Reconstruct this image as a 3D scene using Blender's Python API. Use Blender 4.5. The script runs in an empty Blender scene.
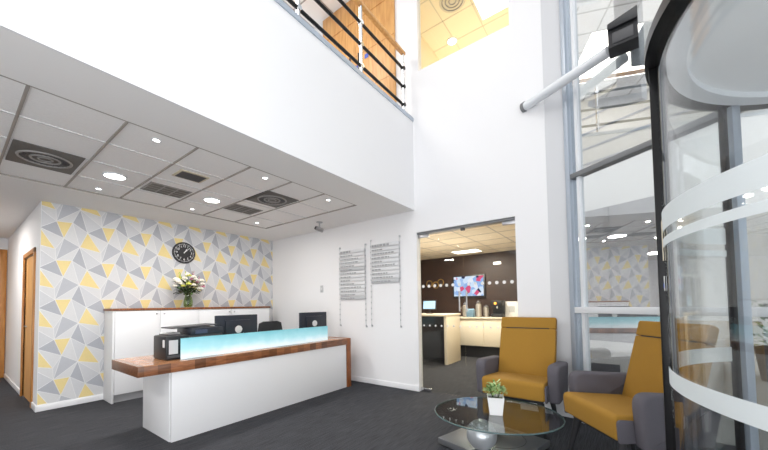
import bpy, bmesh, math, random
from mathutils import Vector, Matrix
random.seed(7)
S = bpy.context.scene
COL = S.collection
PI = math.pi
R = math.radians

# ------------------------------------------------------------------ materials
def srgb(r, g, b):
    f = lambda c: (c/255/12.92) if c/255 <= .04045 else ((c/255+.055)/1.055)**2.4
    return (f(r), f(g), f(b), 1)

def mat(name, col, rough=.5, metal=0., noise=0., nscale=30., bump=0., bscale=200., emit=None, estr=0., coat=0.):
    m = bpy.data.materials.new(name); m.use_nodes = True
    nt = m.node_tree; b = nt.nodes['Principled BSDF']
    b.inputs['Base Color'].default_value = col
    b.inputs['Roughness'].default_value = rough
    b.inputs['Metallic'].default_value = metal
    if coat: b.inputs['Coat Weight'].default_value = coat
    tc = nt.nodes.new('ShaderNodeTexCoord')
    if noise:
        n = nt.nodes.new('ShaderNodeTexNoise'); n.inputs['Scale'].default_value = nscale; n.inputs['Detail'].default_value = 3
        nt.links.new(tc.outputs['Object'], n.inputs['Vector'])
        mx = nt.nodes.new('ShaderNodeMix'); mx.data_type = 'RGBA'
        mx.inputs['A'].default_value = tuple(max(0, c*(1-noise)) for c in col[:3])+(1,)
        mx.inputs['B'].default_value = tuple(min(1, c*(1+noise)) for c in col[:3])+(1,)
        nt.links.new(n.outputs['Fac'], mx.inputs['Factor']); nt.links.new(mx.outputs['Result'], b.inputs['Base Color'])
    if bump:
        n = nt.nodes.new('ShaderNodeTexNoise'); n.inputs['Scale'].default_value = bscale
        nt.links.new(tc.outputs['Object'], n.inputs['Vector'])
        bp = nt.nodes.new('ShaderNodeBump'); bp.inputs['Strength'].default_value = bump; bp.inputs['Distance'].default_value = .01
        nt.links.new(n.outputs['Fac'], bp.inputs['Height']); nt.links.new(bp.outputs['Normal'], b.inputs['Normal'])
    if emit:
        b.inputs['Emission Color'].default_value = emit; b.inputs['Emission Strength'].default_value = estr
    return m

def wood(name, c1, c2, stretch, rough=.35, band=0):
    m = mat(name, c1, rough); nt = m.node_tree; b = nt.nodes['Principled BSDF']
    tc = nt.nodes.new('ShaderNodeTexCoord'); mp = nt.nodes.new('ShaderNodeMapping'); mp.inputs['Scale'].default_value = stretch
    nt.links.new(tc.outputs['Object'], mp.inputs['Vector'])
    n = nt.nodes.new('ShaderNodeTexNoise'); n.inputs['Scale'].default_value = 4; n.inputs['Detail'].default_value = 5; n.inputs['Distortion'].default_value = .6
    nt.links.new(mp.outputs['Vector'], n.inputs['Vector'])
    rp = nt.nodes.new('ShaderNodeValToRGB'); rp.color_ramp.elements[0].position = .3; rp.color_ramp.elements[1].position = .7
    rp.color_ramp.elements[0].color = c1; rp.color_ramp.elements[1].color = c2
    nt.links.new(n.outputs['Fac'], rp.inputs['Fac'])
    out = rp.outputs['Color']
    if band:
        sx = nt.nodes.new('ShaderNodeSeparateXYZ'); nt.links.new(tc.outputs['Object'], sx.inputs['Vector'])
        mu = nt.nodes.new('ShaderNodeMath'); mu.operation = 'MULTIPLY'; mu.inputs[1].default_value = band
        nt.links.new(sx.outputs['X'], mu.inputs[0])
        fl = nt.nodes.new('ShaderNodeMath'); fl.operation = 'FLOOR'; nt.links.new(mu.outputs[0], fl.inputs[0])
        wn = nt.nodes.new('ShaderNodeTexWhiteNoise'); wn.noise_dimensions = '1D'; nt.links.new(fl.outputs[0], wn.inputs['W'])
        mr = nt.nodes.new('ShaderNodeMapRange'); mr.inputs['To Min'].default_value = .55; mr.inputs['To Max'].default_value = 1.4
        nt.links.new(wn.outputs['Value'], mr.inputs['Value'])
        vm = nt.nodes.new('ShaderNodeVectorMath'); vm.operation = 'SCALE'
        nt.links.new(out, vm.inputs[0]); nt.links.new(mr.outputs['Result'], vm.inputs['Scale']); out = vm.outputs['Vector']
    nt.links.new(out, b.inputs['Base Color'])
    return m

def glass(name, tint=(1, 1, 1, 1), refl=.1, rough=0., extra=0.):
    """thin sheet glass: see-through, with a mirror share that grows at grazing angles"""
    m = bpy.data.materials.new(name); m.use_nodes = True; nt = m.node_tree; nt.nodes.clear()
    o = nt.nodes.new('ShaderNodeOutputMaterial'); t = nt.nodes.new('ShaderNodeBsdfTransparent'); g = nt.nodes.new('ShaderNodeBsdfGlossy')
    t.inputs['Color'].default_value = tint; g.inputs['Roughness'].default_value = rough
    ge = nt.nodes.new('ShaderNodeNewGeometry'); dp = nt.nodes.new('ShaderNodeVectorMath'); dp.operation = 'DOT_PRODUCT'
    nt.links.new(ge.outputs['Normal'], dp.inputs[0]); nt.links.new(ge.outputs['Incoming'], dp.inputs[1])
    def mth(op, a, b_=None):
        q = nt.nodes.new('ShaderNodeMath'); q.operation = op; q.use_clamp = op == 'ADD'
        nt.links.new(a, q.inputs[0])
        if b_ is not None: q.inputs[1].default_value = b_
        return q.outputs[0]
    ab = mth('ABSOLUTE', dp.outputs['Value']); om = nt.nodes.new('ShaderNodeMath'); om.operation = 'SUBTRACT'; om.inputs[0].default_value = 1; nt.links.new(ab, om.inputs[1])
    sch = mth('MULTIPLY', mth('POWER', om.outputs[0], 5.), .9)
    ad = nt.nodes.new('ShaderNodeMath'); ad.operation = 'ADD'; ad.use_clamp = True; ad.inputs[1].default_value = refl
    nt.links.new(sch, ad.inputs[0])
    mx = nt.nodes.new('ShaderNodeMixShader')
    nt.links.new(ad.outputs[0], mx.inputs[0]); nt.links.new(t.outputs[0], mx.inputs[1]); nt.links.new(g.outputs[0], mx.inputs[2])
    nt.links.new(mx.outputs[0], o.inputs['Surface'])
    return m

def frosted(name, col, alpha):
    m = bpy.data.materials.new(name); m.use_nodes = True; nt = m.node_tree; nt.nodes.clear()
    o = nt.nodes.new('ShaderNodeOutputMaterial'); t = nt.nodes.new('ShaderNodeBsdfTransparent')
    d = nt.nodes.new('ShaderNodeBsdfDiffuse'); tr = nt.nodes.new('ShaderNodeBsdfTranslucent')
    d.inputs['Color'].default_value = col; tr.inputs['Color'].default_value = col
    m1 = nt.nodes.new('ShaderNodeMixShader'); m1.inputs[0].default_value = .5
    nt.links.new(d.outputs[0], m1.inputs[1]); nt.links.new(tr.outputs[0], m1.inputs[2])
    mx = nt.nodes.new('ShaderNodeMixShader'); mx.inputs[0].default_value = alpha
    nt.links.new(t.outputs[0], mx.inputs[1]); nt.links.new(m1.outputs[0], mx.inputs[2])
    nt.links.new(mx.outputs[0], o.inputs['Surface'])
    return m

M = {}
M['white_wall'] = mat('white_paint', (.82, .82, .83, 1), .75, bump=.03, bscale=90)
M['grey_wall'] = mat('grey_white', (.62, .63, .65, 1), .7)
M['warm_wall'] = mat('warm_cream_paint', srgb(236, 222, 190), .7)
M['soffit'] = mat('ceiling_paint', (.88, .87, .86, 1), .8)
M['tile'] = mat('ceiling_tile', (.92, .91, .90, 1), .85, noise=.06, nscale=60)
M['tbar'] = mat('ceiling_grid_bar', (.36, .33, .30, 1), .5)
M['tbar_l'] = mat('ceiling_grid_pale', (.66, .66, .66, 1), .5)
M['white'] = mat('white_laminate', (.83, .83, .84, 1), .35)
M['white2'] = mat('white_gloss', (.86, .86, .87, 1), .25)
M['kick'] = mat('grey_plinth', (.42, .42, .43, 1), .5)
M['trim'] = mat('white_gloss_trim', (.84, .84, .85, 1), .3)
M['oak'] = wood('oak_door', srgb(196, 140, 78), srgb(222, 172, 108), (6, 6, .7), .4)
M['oak2'] = wood('oak_frame', srgb(170, 110, 52), srgb(205, 146, 80), (6, 6, .7), .4)
M['walnut'] = wood('walnut_block', srgb(112, 68, 42), srgb(156, 102, 66), (2, 14, 14), .3, band=10)
M['walnut_end'] = wood('walnut_edge', srgb(110, 60, 30), srgb(160, 96, 52), (12, 12, 2), .3)
M['walnut_top'] = wood('walnut_top', srgb(150, 100, 66), srgb(190, 138, 98), (1.5, 12, 12), .2, band=3)
M['dark_wood'] = wood('dark_brown_panel', srgb(42, 29, 24), srgb(66, 45, 36), (1, 1, 7), .45)
M['black'] = mat('black_plastic', (.016, .017, .02, 1), .4)
M['black2'] = mat('black_matt', (.022, .022, .025, 1), .6)
M['navy'] = mat('dark_navy_plastic', (.018, .022, .035, 1), .35)
M['black_metal'] = mat('black_metal', (.012, .012, .013, 1), .35, .4)
M['dgrey'] = mat('dark_grey_plastic', (.07, .07, .075, 1), .5)
M['chrome'] = mat('polished_steel', (.72, .73, .75, 1), .18, 1)
M['steel'] = mat('brushed_steel', (.5, .5, .52, 1), .35, 1, noise=.1)
M['alu'] = mat('grey_aluminium', srgb(176, 186, 198), .4, .3)
M['alu_d'] = mat('dark_aluminium', srgb(120, 122, 124), .45, .2)
M['alu_w'] = mat('white_aluminium', srgb(222, 226, 230), .4)
M['mustard'] = mat('mustard_fabric', srgb(160, 119, 42), .9, noise=.16, nscale=220, bump=.25, bscale=500)
M['grey_fab'] = mat('grey_fabric', srgb(93, 90, 97), .92, noise=.12, nscale=260, bump=.2, bscale=500)
M['vent'] = mat('vent_grey', (.13, .12, .11, 1), .6)
M['vent_l'] = mat('vent_pale', (.30, .29, .28, 1), .5)
M['cream'] = mat('cream_laminate', srgb(238, 226, 204), .45)
M['cream_frame'] = mat('cream_vent_frame', srgb(205, 195, 170), .5)
M['leaf'] = mat('leaf_green', srgb(92, 140, 62), .5, noise=.4, nscale=25)
M['leaf_l'] = mat('leaf_pale', srgb(190, 214, 156), .5, noise=.25, nscale=30)
M['leaf_d'] = mat('leaf_dark', srgb(48, 66, 34), .5, noise=.3, nscale=25)
M['petal'] = mat('white_petal', srgb(246, 240, 228), .6)
M['petal_y'] = mat('yellow_green_petal', srgb(206, 208, 96), .6)
M['petal_p'] = mat('pink_petal', srgb(214, 140, 160), .6)
M['paper'] = mat('white_paper', (.8, .8, .8, 1), .7)
M['sign_grey'] = mat('pale_grey_sign', srgb(216, 217, 219), .5)
M['sign_band'] = mat('mid_grey_sign', srgb(188, 190, 193), .5)
M['ink'] = mat('dark_ink', srgb(146, 148, 151), .6)
M['clamp'] = mat('rod_clamp', srgb(172, 174, 177), .5)
M['clock_face'] = mat('clock_black', (.012, .012, .014, 1), .35)
M['clock_white'] = mat('clock_white', (.8, .8, .8, 1), .5)
M['ball'] = mat('satin_silver', srgb(196, 200, 204), .32, .55)
M['slab'] = mat('grey_metal_plate', srgb(118, 120, 124), .35, .5)
M['pot'] = mat('white_ceramic', (.85, .85, .85, 1), .3)
M['soil'] = mat('soil', (.03, .02, .015, 1), .9)
M['stone'] = mat('pale_render', srgb(224, 222, 218), .85, noise=.04, nscale=3)
M['stone_c'] = mat('beige_stone', srgb(196, 188, 172), .85, noise=.12, nscale=2.5)
M['slate'] = mat('dark_cladding', srgb(70, 70, 74), .7)
M['grey_storey'] = mat('grey_shopfront', srgb(128, 128, 130), .6)
M['paving'] = mat('pale_paving', srgb(176, 174, 170), .9, noise=.08, nscale=4)
M['wall_line'] = mat('wallpaper_white', srgb(226, 226, 226), .8)
M['w_light'] = mat('wallpaper_pale_grey', srgb(205, 206, 209), .8, noise=.05, nscale=80)
M['w_light2'] = mat('wallpaper_lightest_grey', srgb(214, 214, 215), .8, noise=.05, nscale=80)
M['w_grey'] = mat('wallpaper_grey', srgb(176, 178, 185), .8, noise=.06, nscale=80)
M['w_grey2'] = mat('wallpaper_mid_grey', srgb(186, 188, 194), .8, noise=.06, nscale=80)
M['w_yel'] = mat('wallpaper_yellow', srgb(232, 212, 150), .8, noise=.05, nscale=80)
M['clear'] = glass('clear_door_glass', (.94, .95, .94, 1), .02)
M['facade_glass'] = glass('facade_glass', (.90, .92, .93, 1), .34)
M['drum_glass'] = glass('curved_door_glass', (.97, .98, .98, 1), .055)
M['table_glass'] = glass('smoked_table_glass', (.84, .88, .87, 1), .17)
M['table_edge'] = mat('glass_edge', srgb(70, 92, 94), .15)
M['vase_glass'] = glass('vase_glass', (.78, .86, .62, 1), .08)
M['frost'] = frosted('frosted_band', (.92, .95, .96, 1), .82)
M['led'] = mat('led_diffuser', (1, 1, 1, 1), .5, emit=(1, .98, .95, 1), estr=9)
M['led_small'] = mat('downlight_bulb', (1, 1, 1, 1), .5, emit=(1, .97, .92, 1), estr=12)
M['led_warm'] = mat('warm_diffuser', (1, 1, 1, 1), .5, emit=(1, .95, .84, 1), estr=4)
M['sky_pane'] = mat('pale_window', srgb(196, 202, 208), .3)
M['blue'] = mat('blue_sign', srgb(60, 90, 190), .5)
M['jar'] = mat('jar_grey', srgb(170, 164, 156), .2, .3)
M['teal_box'] = mat('blue_grey_carton', srgb(110, 140, 160), .6)

def carpet():
    m = mat('charcoal_carpet', (.05, .05, .055, 1), .95); nt = m.node_tree; b = nt.nodes['Principled BSDF']
    tc = nt.nodes.new('ShaderNodeTexCoord'); mp = nt.nodes.new('ShaderNodeMapping'); mp.inputs['Scale'].default_value = (5, 110, 1)
    nt.links.new(tc.outputs['Object'], mp.inputs['Vector'])
    n = nt.nodes.new('ShaderNodeTexNoise'); n.inputs['Scale'].default_value = 1; n.inputs['Detail'].default_value = 3
    nt.links.new(mp.outputs['Vector'], n.inputs['Vector'])
    n2 = nt.nodes.new('ShaderNodeTexNoise'); n2.inputs['Scale'].default_value = 140; nt.links.new(tc.outputs['Object'], n2.inputs['Vector'])
    ad = nt.nodes.new('ShaderNodeMath'); ad.operation = 'MULTIPLY'; nt.links.new(n.outputs['Fac'], ad.inputs[0]); nt.links.new(n2.outputs['Fac'], ad.inputs[1])
    rp = nt.nodes.new('ShaderNodeValToRGB')
    rp.color_ramp.elements[0].position = .12; rp.color_ramp.elements[1].position = .42
    rp.color_ramp.elements[0].color = (.026, .027, .031, 1); rp.color_ramp.elements[1].color = (.088, .090, .10, 1)
    nt.links.new(ad.outputs[0], rp.inputs['Fac']); nt.links.new(rp.outputs['Color'], b.inputs['Base Color'])
    bp = nt.nodes.new('ShaderNodeBump'); bp.inputs['Strength'].default_value = .4; bp.inputs['Distance'].default_value = .005
    nt.links.new(n2.outputs['Fac'], bp.inputs['Height']); nt.links.new(bp.outputs['Normal'], b.inputs['Normal'])
    b.inputs['Specular IOR Level'].default_value = .15
    return m
M['carpet'] = carpet()

def screen_mat():
    """frosted desk screen: teal at the top fading to white at its foot"""
    m = bpy.data.materials.new('teal_frosted_glass'); m.use_nodes = True; nt = m.node_tree; nt.nodes.clear()
    o = nt.nodes.new('ShaderNodeOutputMaterial'); tc = nt.nodes.new('ShaderNodeTexCoord'); sx = nt.nodes.new('ShaderNodeSeparateXYZ')
    nt.links.new(tc.outputs['Object'], sx.inputs['Vector'])
    mr = nt.nodes.new('ShaderNodeMapRange'); mr.inputs['From Min'].default_value = 0; mr.inputs['From Max'].default_value = .2
    nt.links.new(sx.outputs['Z'], mr.inputs['Value'])
    n = nt.nodes.new('ShaderNodeTexNoise'); n.inputs['Scale'].default_value = 9; nt.links.new(tc.outputs['Object'], n.inputs['Vector'])
    ma = nt.nodes.new('ShaderNodeMath'); ma.operation = 'MULTIPLY_ADD'; ma.inputs[1].default_value = .3; nt.links.new(n.outputs['Fac'], ma.inputs[0])
    sb = nt.nodes.new('ShaderNodeMath'); sb.operation = 'SUBTRACT'; sb.inputs[1].default_value = .15
    nt.links.new(mr.outputs['Result'], ma.inputs[2]); nt.links.new(ma.outputs[0], sb.inputs[0])
    rp = nt.nodes.new('ShaderNodeValToRGB'); e = rp.color_ramp.elements
    e[0].position = .12; e[0].color = srgb(238, 250, 255); e[1].position = 1; e[1].color = srgb(128, 196, 207)
    k = e.new(.5); k.color = srgb(176, 224, 232)
    nt.links.new(sb.outputs[0], rp.inputs['Fac'])
    d = nt.nodes.new('ShaderNodeBsdfPrincipled'); d.inputs['Roughness'].default_value = .15
    nt.links.new(rp.outputs['Color'], d.inputs['Base Color'])
    nt.links.new(rp.outputs['Color'], d.inputs['Emission Color']); d.inputs['Emission Strength'].default_value = .35  # the glass is no lamp; a faint glow is put into its colour
    t = nt.nodes.new('ShaderNodeBsdfTransparent'); t.inputs['Color'].default_value = (.8, .95, .97, 1)
    mx = nt.nodes.new('ShaderNodeMixShader'); mx.inputs[0].default_value = .82
    nt.links.new(t.outputs[0], mx.inputs[1]); nt.links.new(d.outputs[0], mx.inputs[2]); nt.links.new(mx.outputs[0], o.inputs['Surface'])
    return m
M['screen'] = screen_mat()

def tv_mat():
    m = bpy.data.materials.new('tv_picture'); m.use_nodes = True; nt = m.node_tree; nt.nodes.clear()
    o = nt.nodes.new('ShaderNodeOutputMaterial'); tc = nt.nodes.new('ShaderNodeTexCoord')
    v = nt.nodes.new('ShaderNodeTexVoronoi'); v.inputs['Scale'].default_value = 11; nt.links.new(tc.outputs['Object'], v.inputs['Vector'])
    rp = nt.nodes.new('ShaderNodeValToRGB'); e = rp.color_ramp.elements
    e[0].position = .1; e[0].color = srgb(150, 185, 240); e[1].position = .95; e[1].color = srgb(40, 45, 80)
    for p_, c in ((.3, (215, 232, 255)), (.55, (235, 240, 255)), (.72, (225, 90, 130)), (.82, (170, 200, 245))):
        k = e.new(p_); k.color = srgb(*c)
    rp.color_ramp.interpolation = 'CONSTANT'
    sp = nt.nodes.new('ShaderNodeSeparateColor'); nt.links.new(v.outputs['Color'], sp.inputs[0]); nt.links.new(sp.outputs[0], rp.inputs['Fac'])
    em = nt.nodes.new('ShaderNodeEmission'); em.inputs['Strength'].default_value = 1.1
    nt.links.new(rp.outputs['Color'], em.inputs['Color']); nt.links.new(em.outputs[0], o.inputs['Surface'])
    return m
M['tv'] = tv_mat()
M['till'] = mat('till_screen', (.3, .5, .7, 1), .3, emit=srgb(150, 190, 225), estr=.8)

# ------------------------------------------------------------------ mesh builder
class MB:
    def __init__(s): s.bm = bmesh.new(); s.mats = []
    def mi(s, m):
        if m not in s.mats: s.mats.append(m)
        return s.mats.index(m)
    def _fin(s, faces, m):
        i = s.mi(m)
        for f in faces: f.material_index = i
    def box(s, x0, x1, y0, y1, z0, z1, m, bev=0., seg=2, rot=None):
        r = bmesh.ops.create_cube(s.bm, size=1)
        vs = r['verts']
        bmesh.ops.scale(s.bm, vec=(x1-x0, y1-y0, z1-z0), verts=vs)
        if bev:
            es = list({e for v in vs for e in v.link_edges})
            b = bmesh.ops.bevel(s.bm, geom=es, offset=bev, segments=seg, profile=.5, affect='EDGES')
            vs = list({v for f in b['faces'] for v in f.verts} | {v for v in vs if v.is_valid})
        mt = Matrix.Translation(((x0+x1)/2, (y0+y1)/2, (z0+z1)/2))
        if rot is not None: mt = mt @ rot
        bmesh.ops.transform(s.bm, matrix=mt, verts=vs)
        s._fin({f for v in vs for f in v.link_faces}, m)
        return s
    def obox(s, c, size, rotz, m, bev=0., tilt=None):
        h = [q/2 for q in size]
        mt = Matrix.Rotation(rotz, 4, 'Z')
        if tilt: mt = mt @ Matrix.Rotation(tilt[0], 4, tilt[1])
        return s.box(c[0]-h[0], c[0]+h[0], c[1]-h[1], c[1]+h[1], c[2]-h[2], c[2]+h[2], m, bev, rot=mt)
    def cyl(s, p0, p1, r0, m, r1=None, seg=20):
        r1 = r0 if r1 is None else r1
        p0, p1 = Vector(p0), Vector(p1); d = p1-p0
        r = bmesh.ops.create_cone(s.bm, cap_ends=True, segments=seg, radius1=r0, radius2=r1, depth=d.length)
        q = d.to_track_quat('Z', 'Y').to_matrix().to_4x4()
        bmesh.ops.transform(s.bm, matrix=Matrix.Translation((p0+p1)/2) @ q, verts=r['verts'])
        s._fin({f for v in r['verts'] for f in v.link_faces}, m); return s
    def sphere(s, c, r, m, sc=(1, 1, 1), u=20, v=12, rot=None):
        q = bmesh.ops.create_uvsphere(s.bm, u_segments=u, v_segments=v, radius=r)
        mt = Matrix.Translation(c)
        if rot is not None: mt = mt @ rot
        bmesh.ops.transform(s.bm, matrix=mt @ Matrix.Diagonal((*sc, 1)), verts=q['verts'])
        s._fin({f for w in q['verts'] for f in w.link_faces}, m); return s
    def lathe(s, prof, m, c=(0, 0, 0), seg=32, cap=True):
        rings = []
        for r, z in prof:
            rings.append([s.bm.verts.new((c[0]+r*math.cos(2*PI*k/seg), c[1]+r*math.sin(2*PI*k/seg), c[2]+z)) for k in range(seg)])
        fs = []
        for a, b in zip(rings, rings[1:]):
            for k in range(seg):
                fs.append(s.bm.faces.new((a[k], a[(k+1) % seg], b[(k+1) % seg], b[k])))
        if cap:
            if prof[0][0] > 1e-6: fs.append(s.bm.faces.new(rings[0][::-1]))
            if prof[-1][0] > 1e-6: fs.append(s.bm.faces.new(rings[-1]))
        s._fin(fs, m); return s
    def prism(s, pts, a0, a1, axis, m, bev=0., seg=2):
        """extrude a 2D polygon along axis: 'x' (pts are y,z), 'y' (x,z), 'z' (x,y)"""
        def P(p, a):
            return {'x': (a, p[0], p[1]), 'y': (p[0], a, p[1]), 'z': (p[0], p[1], a)}[axis]
        v0 = [s.bm.verts.new(P(p, a0)) for p in pts]; v1 = [s.bm.verts.new(P(p, a1)) for p in pts]
        n = len(pts); fs = [s.bm.faces.new(v0[::-1]), s.bm.faces.new(v1)]
        for k in range(n): fs.append(s.bm.faces.new((v0[k], v0[(k+1) % n], v1[(k+1) % n], v1[k])))
        bmesh.ops.recalc_face_normals(s.bm, faces=fs)
        if bev:
            es = list(fs[0].edges)+list(fs[1].edges)
            b = bmesh.ops.bevel(s.bm, geom=es, offset=bev, segments=seg, profile=.5, affect='EDGES')
            vs = {v for v in v0+v1 if v.is_valid} | {v for f in b['faces'] for v in f.verts}
            fs = {f for v in vs for f in v.link_faces}
        s._fin([f for f in fs if f.is_valid], m); return s
    def tube(s, path, r, m, seg=8, closed=False):
        path = [Vector(p) for p in path]; rings = []; n = len(path)
        for i, p in enumerate(path):
            if closed: t = path[(i+1) % n]-path[i-1]
            else: t = path[min(i+1, n-1)]-path[max(i-1, 0)]
            t.normalize(); up = Vector((0, 0, 1)) if abs(t.z) < .95 else Vector((1, 0, 0))
            a = t.cross(up).normalized(); b = t.cross(a)
            rings.append([s.bm.verts.new(p+a*r*math.cos(2*PI*k/seg)+b*r*math.sin(2*PI*k/seg)) for k in range(seg)])
        fs = []
        pr = list(zip(rings, rings[1:])) + ([(rings[-1], rings[0])] if closed else [])
        for a, b in pr:
            for k in range(seg): fs.append(s.bm.faces.new((a[k], a[(k+1) % seg], b[(k+1) % seg], b[k])))
        if not closed: fs += [s.bm.faces.new(rings[0][::-1]), s.bm.faces.new(rings[-1])]
        bmesh.ops.recalc_face_normals(s.bm, faces=fs)
        s._fin(fs, m); return s
    def poly(s, pts, m):
        f = s.bm.faces.new([s.bm.verts.new(p) for p in pts]); s._fin([f], m); return s
    def arc_wall(s, c, r0, r1, a0, a1, z0, z1, m, seg=40):
        """a curved slab standing on a circle, angles in degrees"""
        rows = []
        for k in range(seg+1):
            a = R(a0+(a1-a0)*k/seg); cs, sn = math.cos(a), math.sin(a)
            rows.append([s.bm.verts.new((c[0]+r*cs, c[1]+r*sn, z)) for r, z in ((r0, z0), (r1, z0), (r1, z1), (r0, z1))])
        fs = []
        for a, b in zip(rows, rows[1:]):
            for k in range(4): fs.append(s.bm.faces.new((a[k], a[(k+1) % 4], b[(k+1) % 4], b[k])))
        if abs(a1-a0) < 359.9: fs += [s.bm.faces.new(rows[0]), s.bm.faces.new(rows[-1][::-1])]
        bmesh.ops.recalc_face_normals(s.bm, faces=fs); s._fin(fs, m); return s
    def build(s, name, parent=None, smooth=35, loc=None, rotz=0):
        me = bpy.data.meshes.new(name); s.bm.to_mesh(me); s.bm.free()
        for m in s.mats: me.materials.append(m)
        if smooth:
            me.polygons.foreach_set('use_smooth', [True]*len(me.polygons)); me.set_sharp_from_angle(angle=R(smooth))
        o = bpy.data.objects.new(name, me); COL.objects.link(o)
        if parent: o.parent = parent
        if loc is not None: o.location = loc
        if rotz: o.rotation_euler.z = rotz
        return o

def thing(name, label, cat, loc=(0, 0, 0), rotz=0, group=None):
    o = bpy.data.objects.new(name, None); COL.objects.link(o); o.empty_display_size = .1
    o.location = loc; o.rotation_euler = (0, 0, rotz); o['label'] = label; o['category'] = cat
    if group: o['group'] = group
    return o
def tag(o, label, cat, group=None):
    o['label'] = label; o['category'] = cat
    if group: o['group'] = group
    return o
def struct(o, label=None):
    o['kind'] = 'structure'
    if label: o['label'] = label
    return o
def dup(root, loc, rotz=0, label=None, group=None):
    r = root.copy(); COL.objects.link(r); r.location = loc; r.rotation_euler = (0, 0, rotz)
    if label: r['label'] = label
    if group: r['group'] = group
    for ch in list(root.children):
        c = ch.copy(); COL.objects.link(c); c.parent = r
        for g in list(ch.children):
            d = g.copy(); COL.objects.link(d); d.parent = c
    return r
def area(name, loc, size, energy, col=(1, 1, 1), rot=(0, 0, 0), shape='RECTANGLE', parent=None):
    l = bpy.data.lights.new(name, 'AREA'); l.energy = energy; l.color = col; l.shape = shape
    l.size = size[0]
    if shape in ('RECTANGLE', 'ELLIPSE'): l.size_y = size[1]
    o = bpy.data.objects.new(name, l); COL.objects.link(o); o.location = loc; o.rotation_euler = rot
    if parent: o.parent = parent
    return o

# ------------------------------------------------------------------ key dimensions (metres, camera at x=y=0)
XE = 3.866          # end wall
YW = 5.58           # wallpapered wall
XL = .661           # end of the passage wall
YB = 2.261          # face of the upper storey above reception
ZS = 2.52           # reception ceiling
ZB = 3.79           # upper floor
ZT = 7.2            # atrium ceiling
WT = .10            # wall thickness
DY0, DY1, DZ = .925, 2.239, 2.2      # glazed doorway
FD = Vector((-.559, -.829, 0)); F0 = Vector((3.84, .37, 0)); FN = Vector((.829, -.559, 0))   # facade line, outward normal
FANG = math.atan2(FD.y, FD.x)
def fac(s, z=0., out=0.): return F0 + FD*s + FN*out + Vector((0, 0, z))

# ------------------------------------------------------------------ setting
b = MB(); b.box(-5, 7.5, -.0, 9.1, -.06, 0, M['carpet']); b.box(-5, 3.84, -6.4, 0, -.06, 0, M['carpet'])
struct(b.build('floor', smooth=0), 'charcoal carpet floor')

# end wall with the glazed doorway and the high opening
b = MB(); W = M['white_wall']
b.box(XE, XE+WT, DY1, YW+.1, 0, ZB, W)
b.box(XE, XE+WT, DY0, 2.16, DZ, 4.486, W); b.box(XE, XE+WT, 2.16, DY1, DZ, ZB, W)
b.box(XE, XE+WT, 2.16, YW+.1, ZB, ZT, W)
b.box(XE, XE+WT, DY0, 2.16, 6.1, ZT, W)
b.prism([(XE, DY0), (XE, .585), (3.84, .375), (4.25, .375), (4.25, .62), (XE+WT, .62), (XE+WT, DY0)], 0, ZT, 'z', W)
struct(b.build('wall_end', smooth=0), 'white end wall')
# angled return beside the facade, its shaded side put in as grey
b = MB(); b.prism([(XE, .58), (3.838, .374), (3.832, .376), (XE-.004, .582)], .0, ZT, 'z', M['grey_wall'])
struct(b.build('trim_1', smooth=0))

# wallpapered wall
def clip(poly, x0, x1, z0, z1):
    for ax, lim, sg in ((0, x0, 1), (0, x1, -1), (1, z0, 1), (1, z1, -1)):
        out = []
        for i in range(len(poly)):
            p, q = poly[i-1], poly[i]
            dp, dq = (p[ax]-lim)*sg, (q[ax]-lim)*sg
            if (dp < 0) != (dq < 0):
                t = dp/(dp-dq); out.append((p[0]+(q[0]-p[0])*t, p[1]+(q[1]-p[1])*t))
            if dq >= 0: out.append(q)
        poly = out
        if len(poly) < 3: return None
    return poly
b = MB()
b.box(XL+.1, XE, YW, YW+WT, 0, ZS, M['wall_line'])
PX, PZ = .4315, .487
N = dict(a=(.794, 2.300), b=(.940, 2.306), c=(.862, 2.096), d=(.652, 2.198), e=(1.010, 2.002), g=(.788, 1.952))
def nd(k, i=0, j=0): return (N[k][0]+PX*i, N[k][1]-PZ*j)
TR = [(('d', 0, 0), ('a', 0, 0), ('c', 0, 0), 'w_grey'), (('a', 0, 0), ('b', 0, 0), ('c', 0, 0), 'w_yel'),
      (('c', 0, 0), ('e', 0, 0), ('a', 0, 1), 'w_grey2'), (('e', 0, 0), ('d', 1, 1), ('b', 0, 1), 'w_grey'),
      (('d', 1, 0), ('g', 1, 0), ('e', 0, 0), 'w_yel'), (('e', 0, 0), ('g', 1, 0), ('a', 1, 1), 'w_light2'), (('c', 0, 0), ('g', 0, 0), ('d', 0, 0), 'w_light2'), (('b', 0, 0), ('d', 1, 0), ('e', 0, 0), 'w_light'),
      (('b', 0, 0), ('e', 0, 0), ('c', 0, 0), 'w_light2'), (('c', 0, 0), ('a', 0, 1), ('g', 0, 0), 'w_light'),
      (('e', 0, 0), ('b', 0, 1), ('a', 0, 1), 'w_light2'), (('e', 0, 0), ('a', 1, 1), ('d', 1, 1), 'w_light')]
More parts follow.
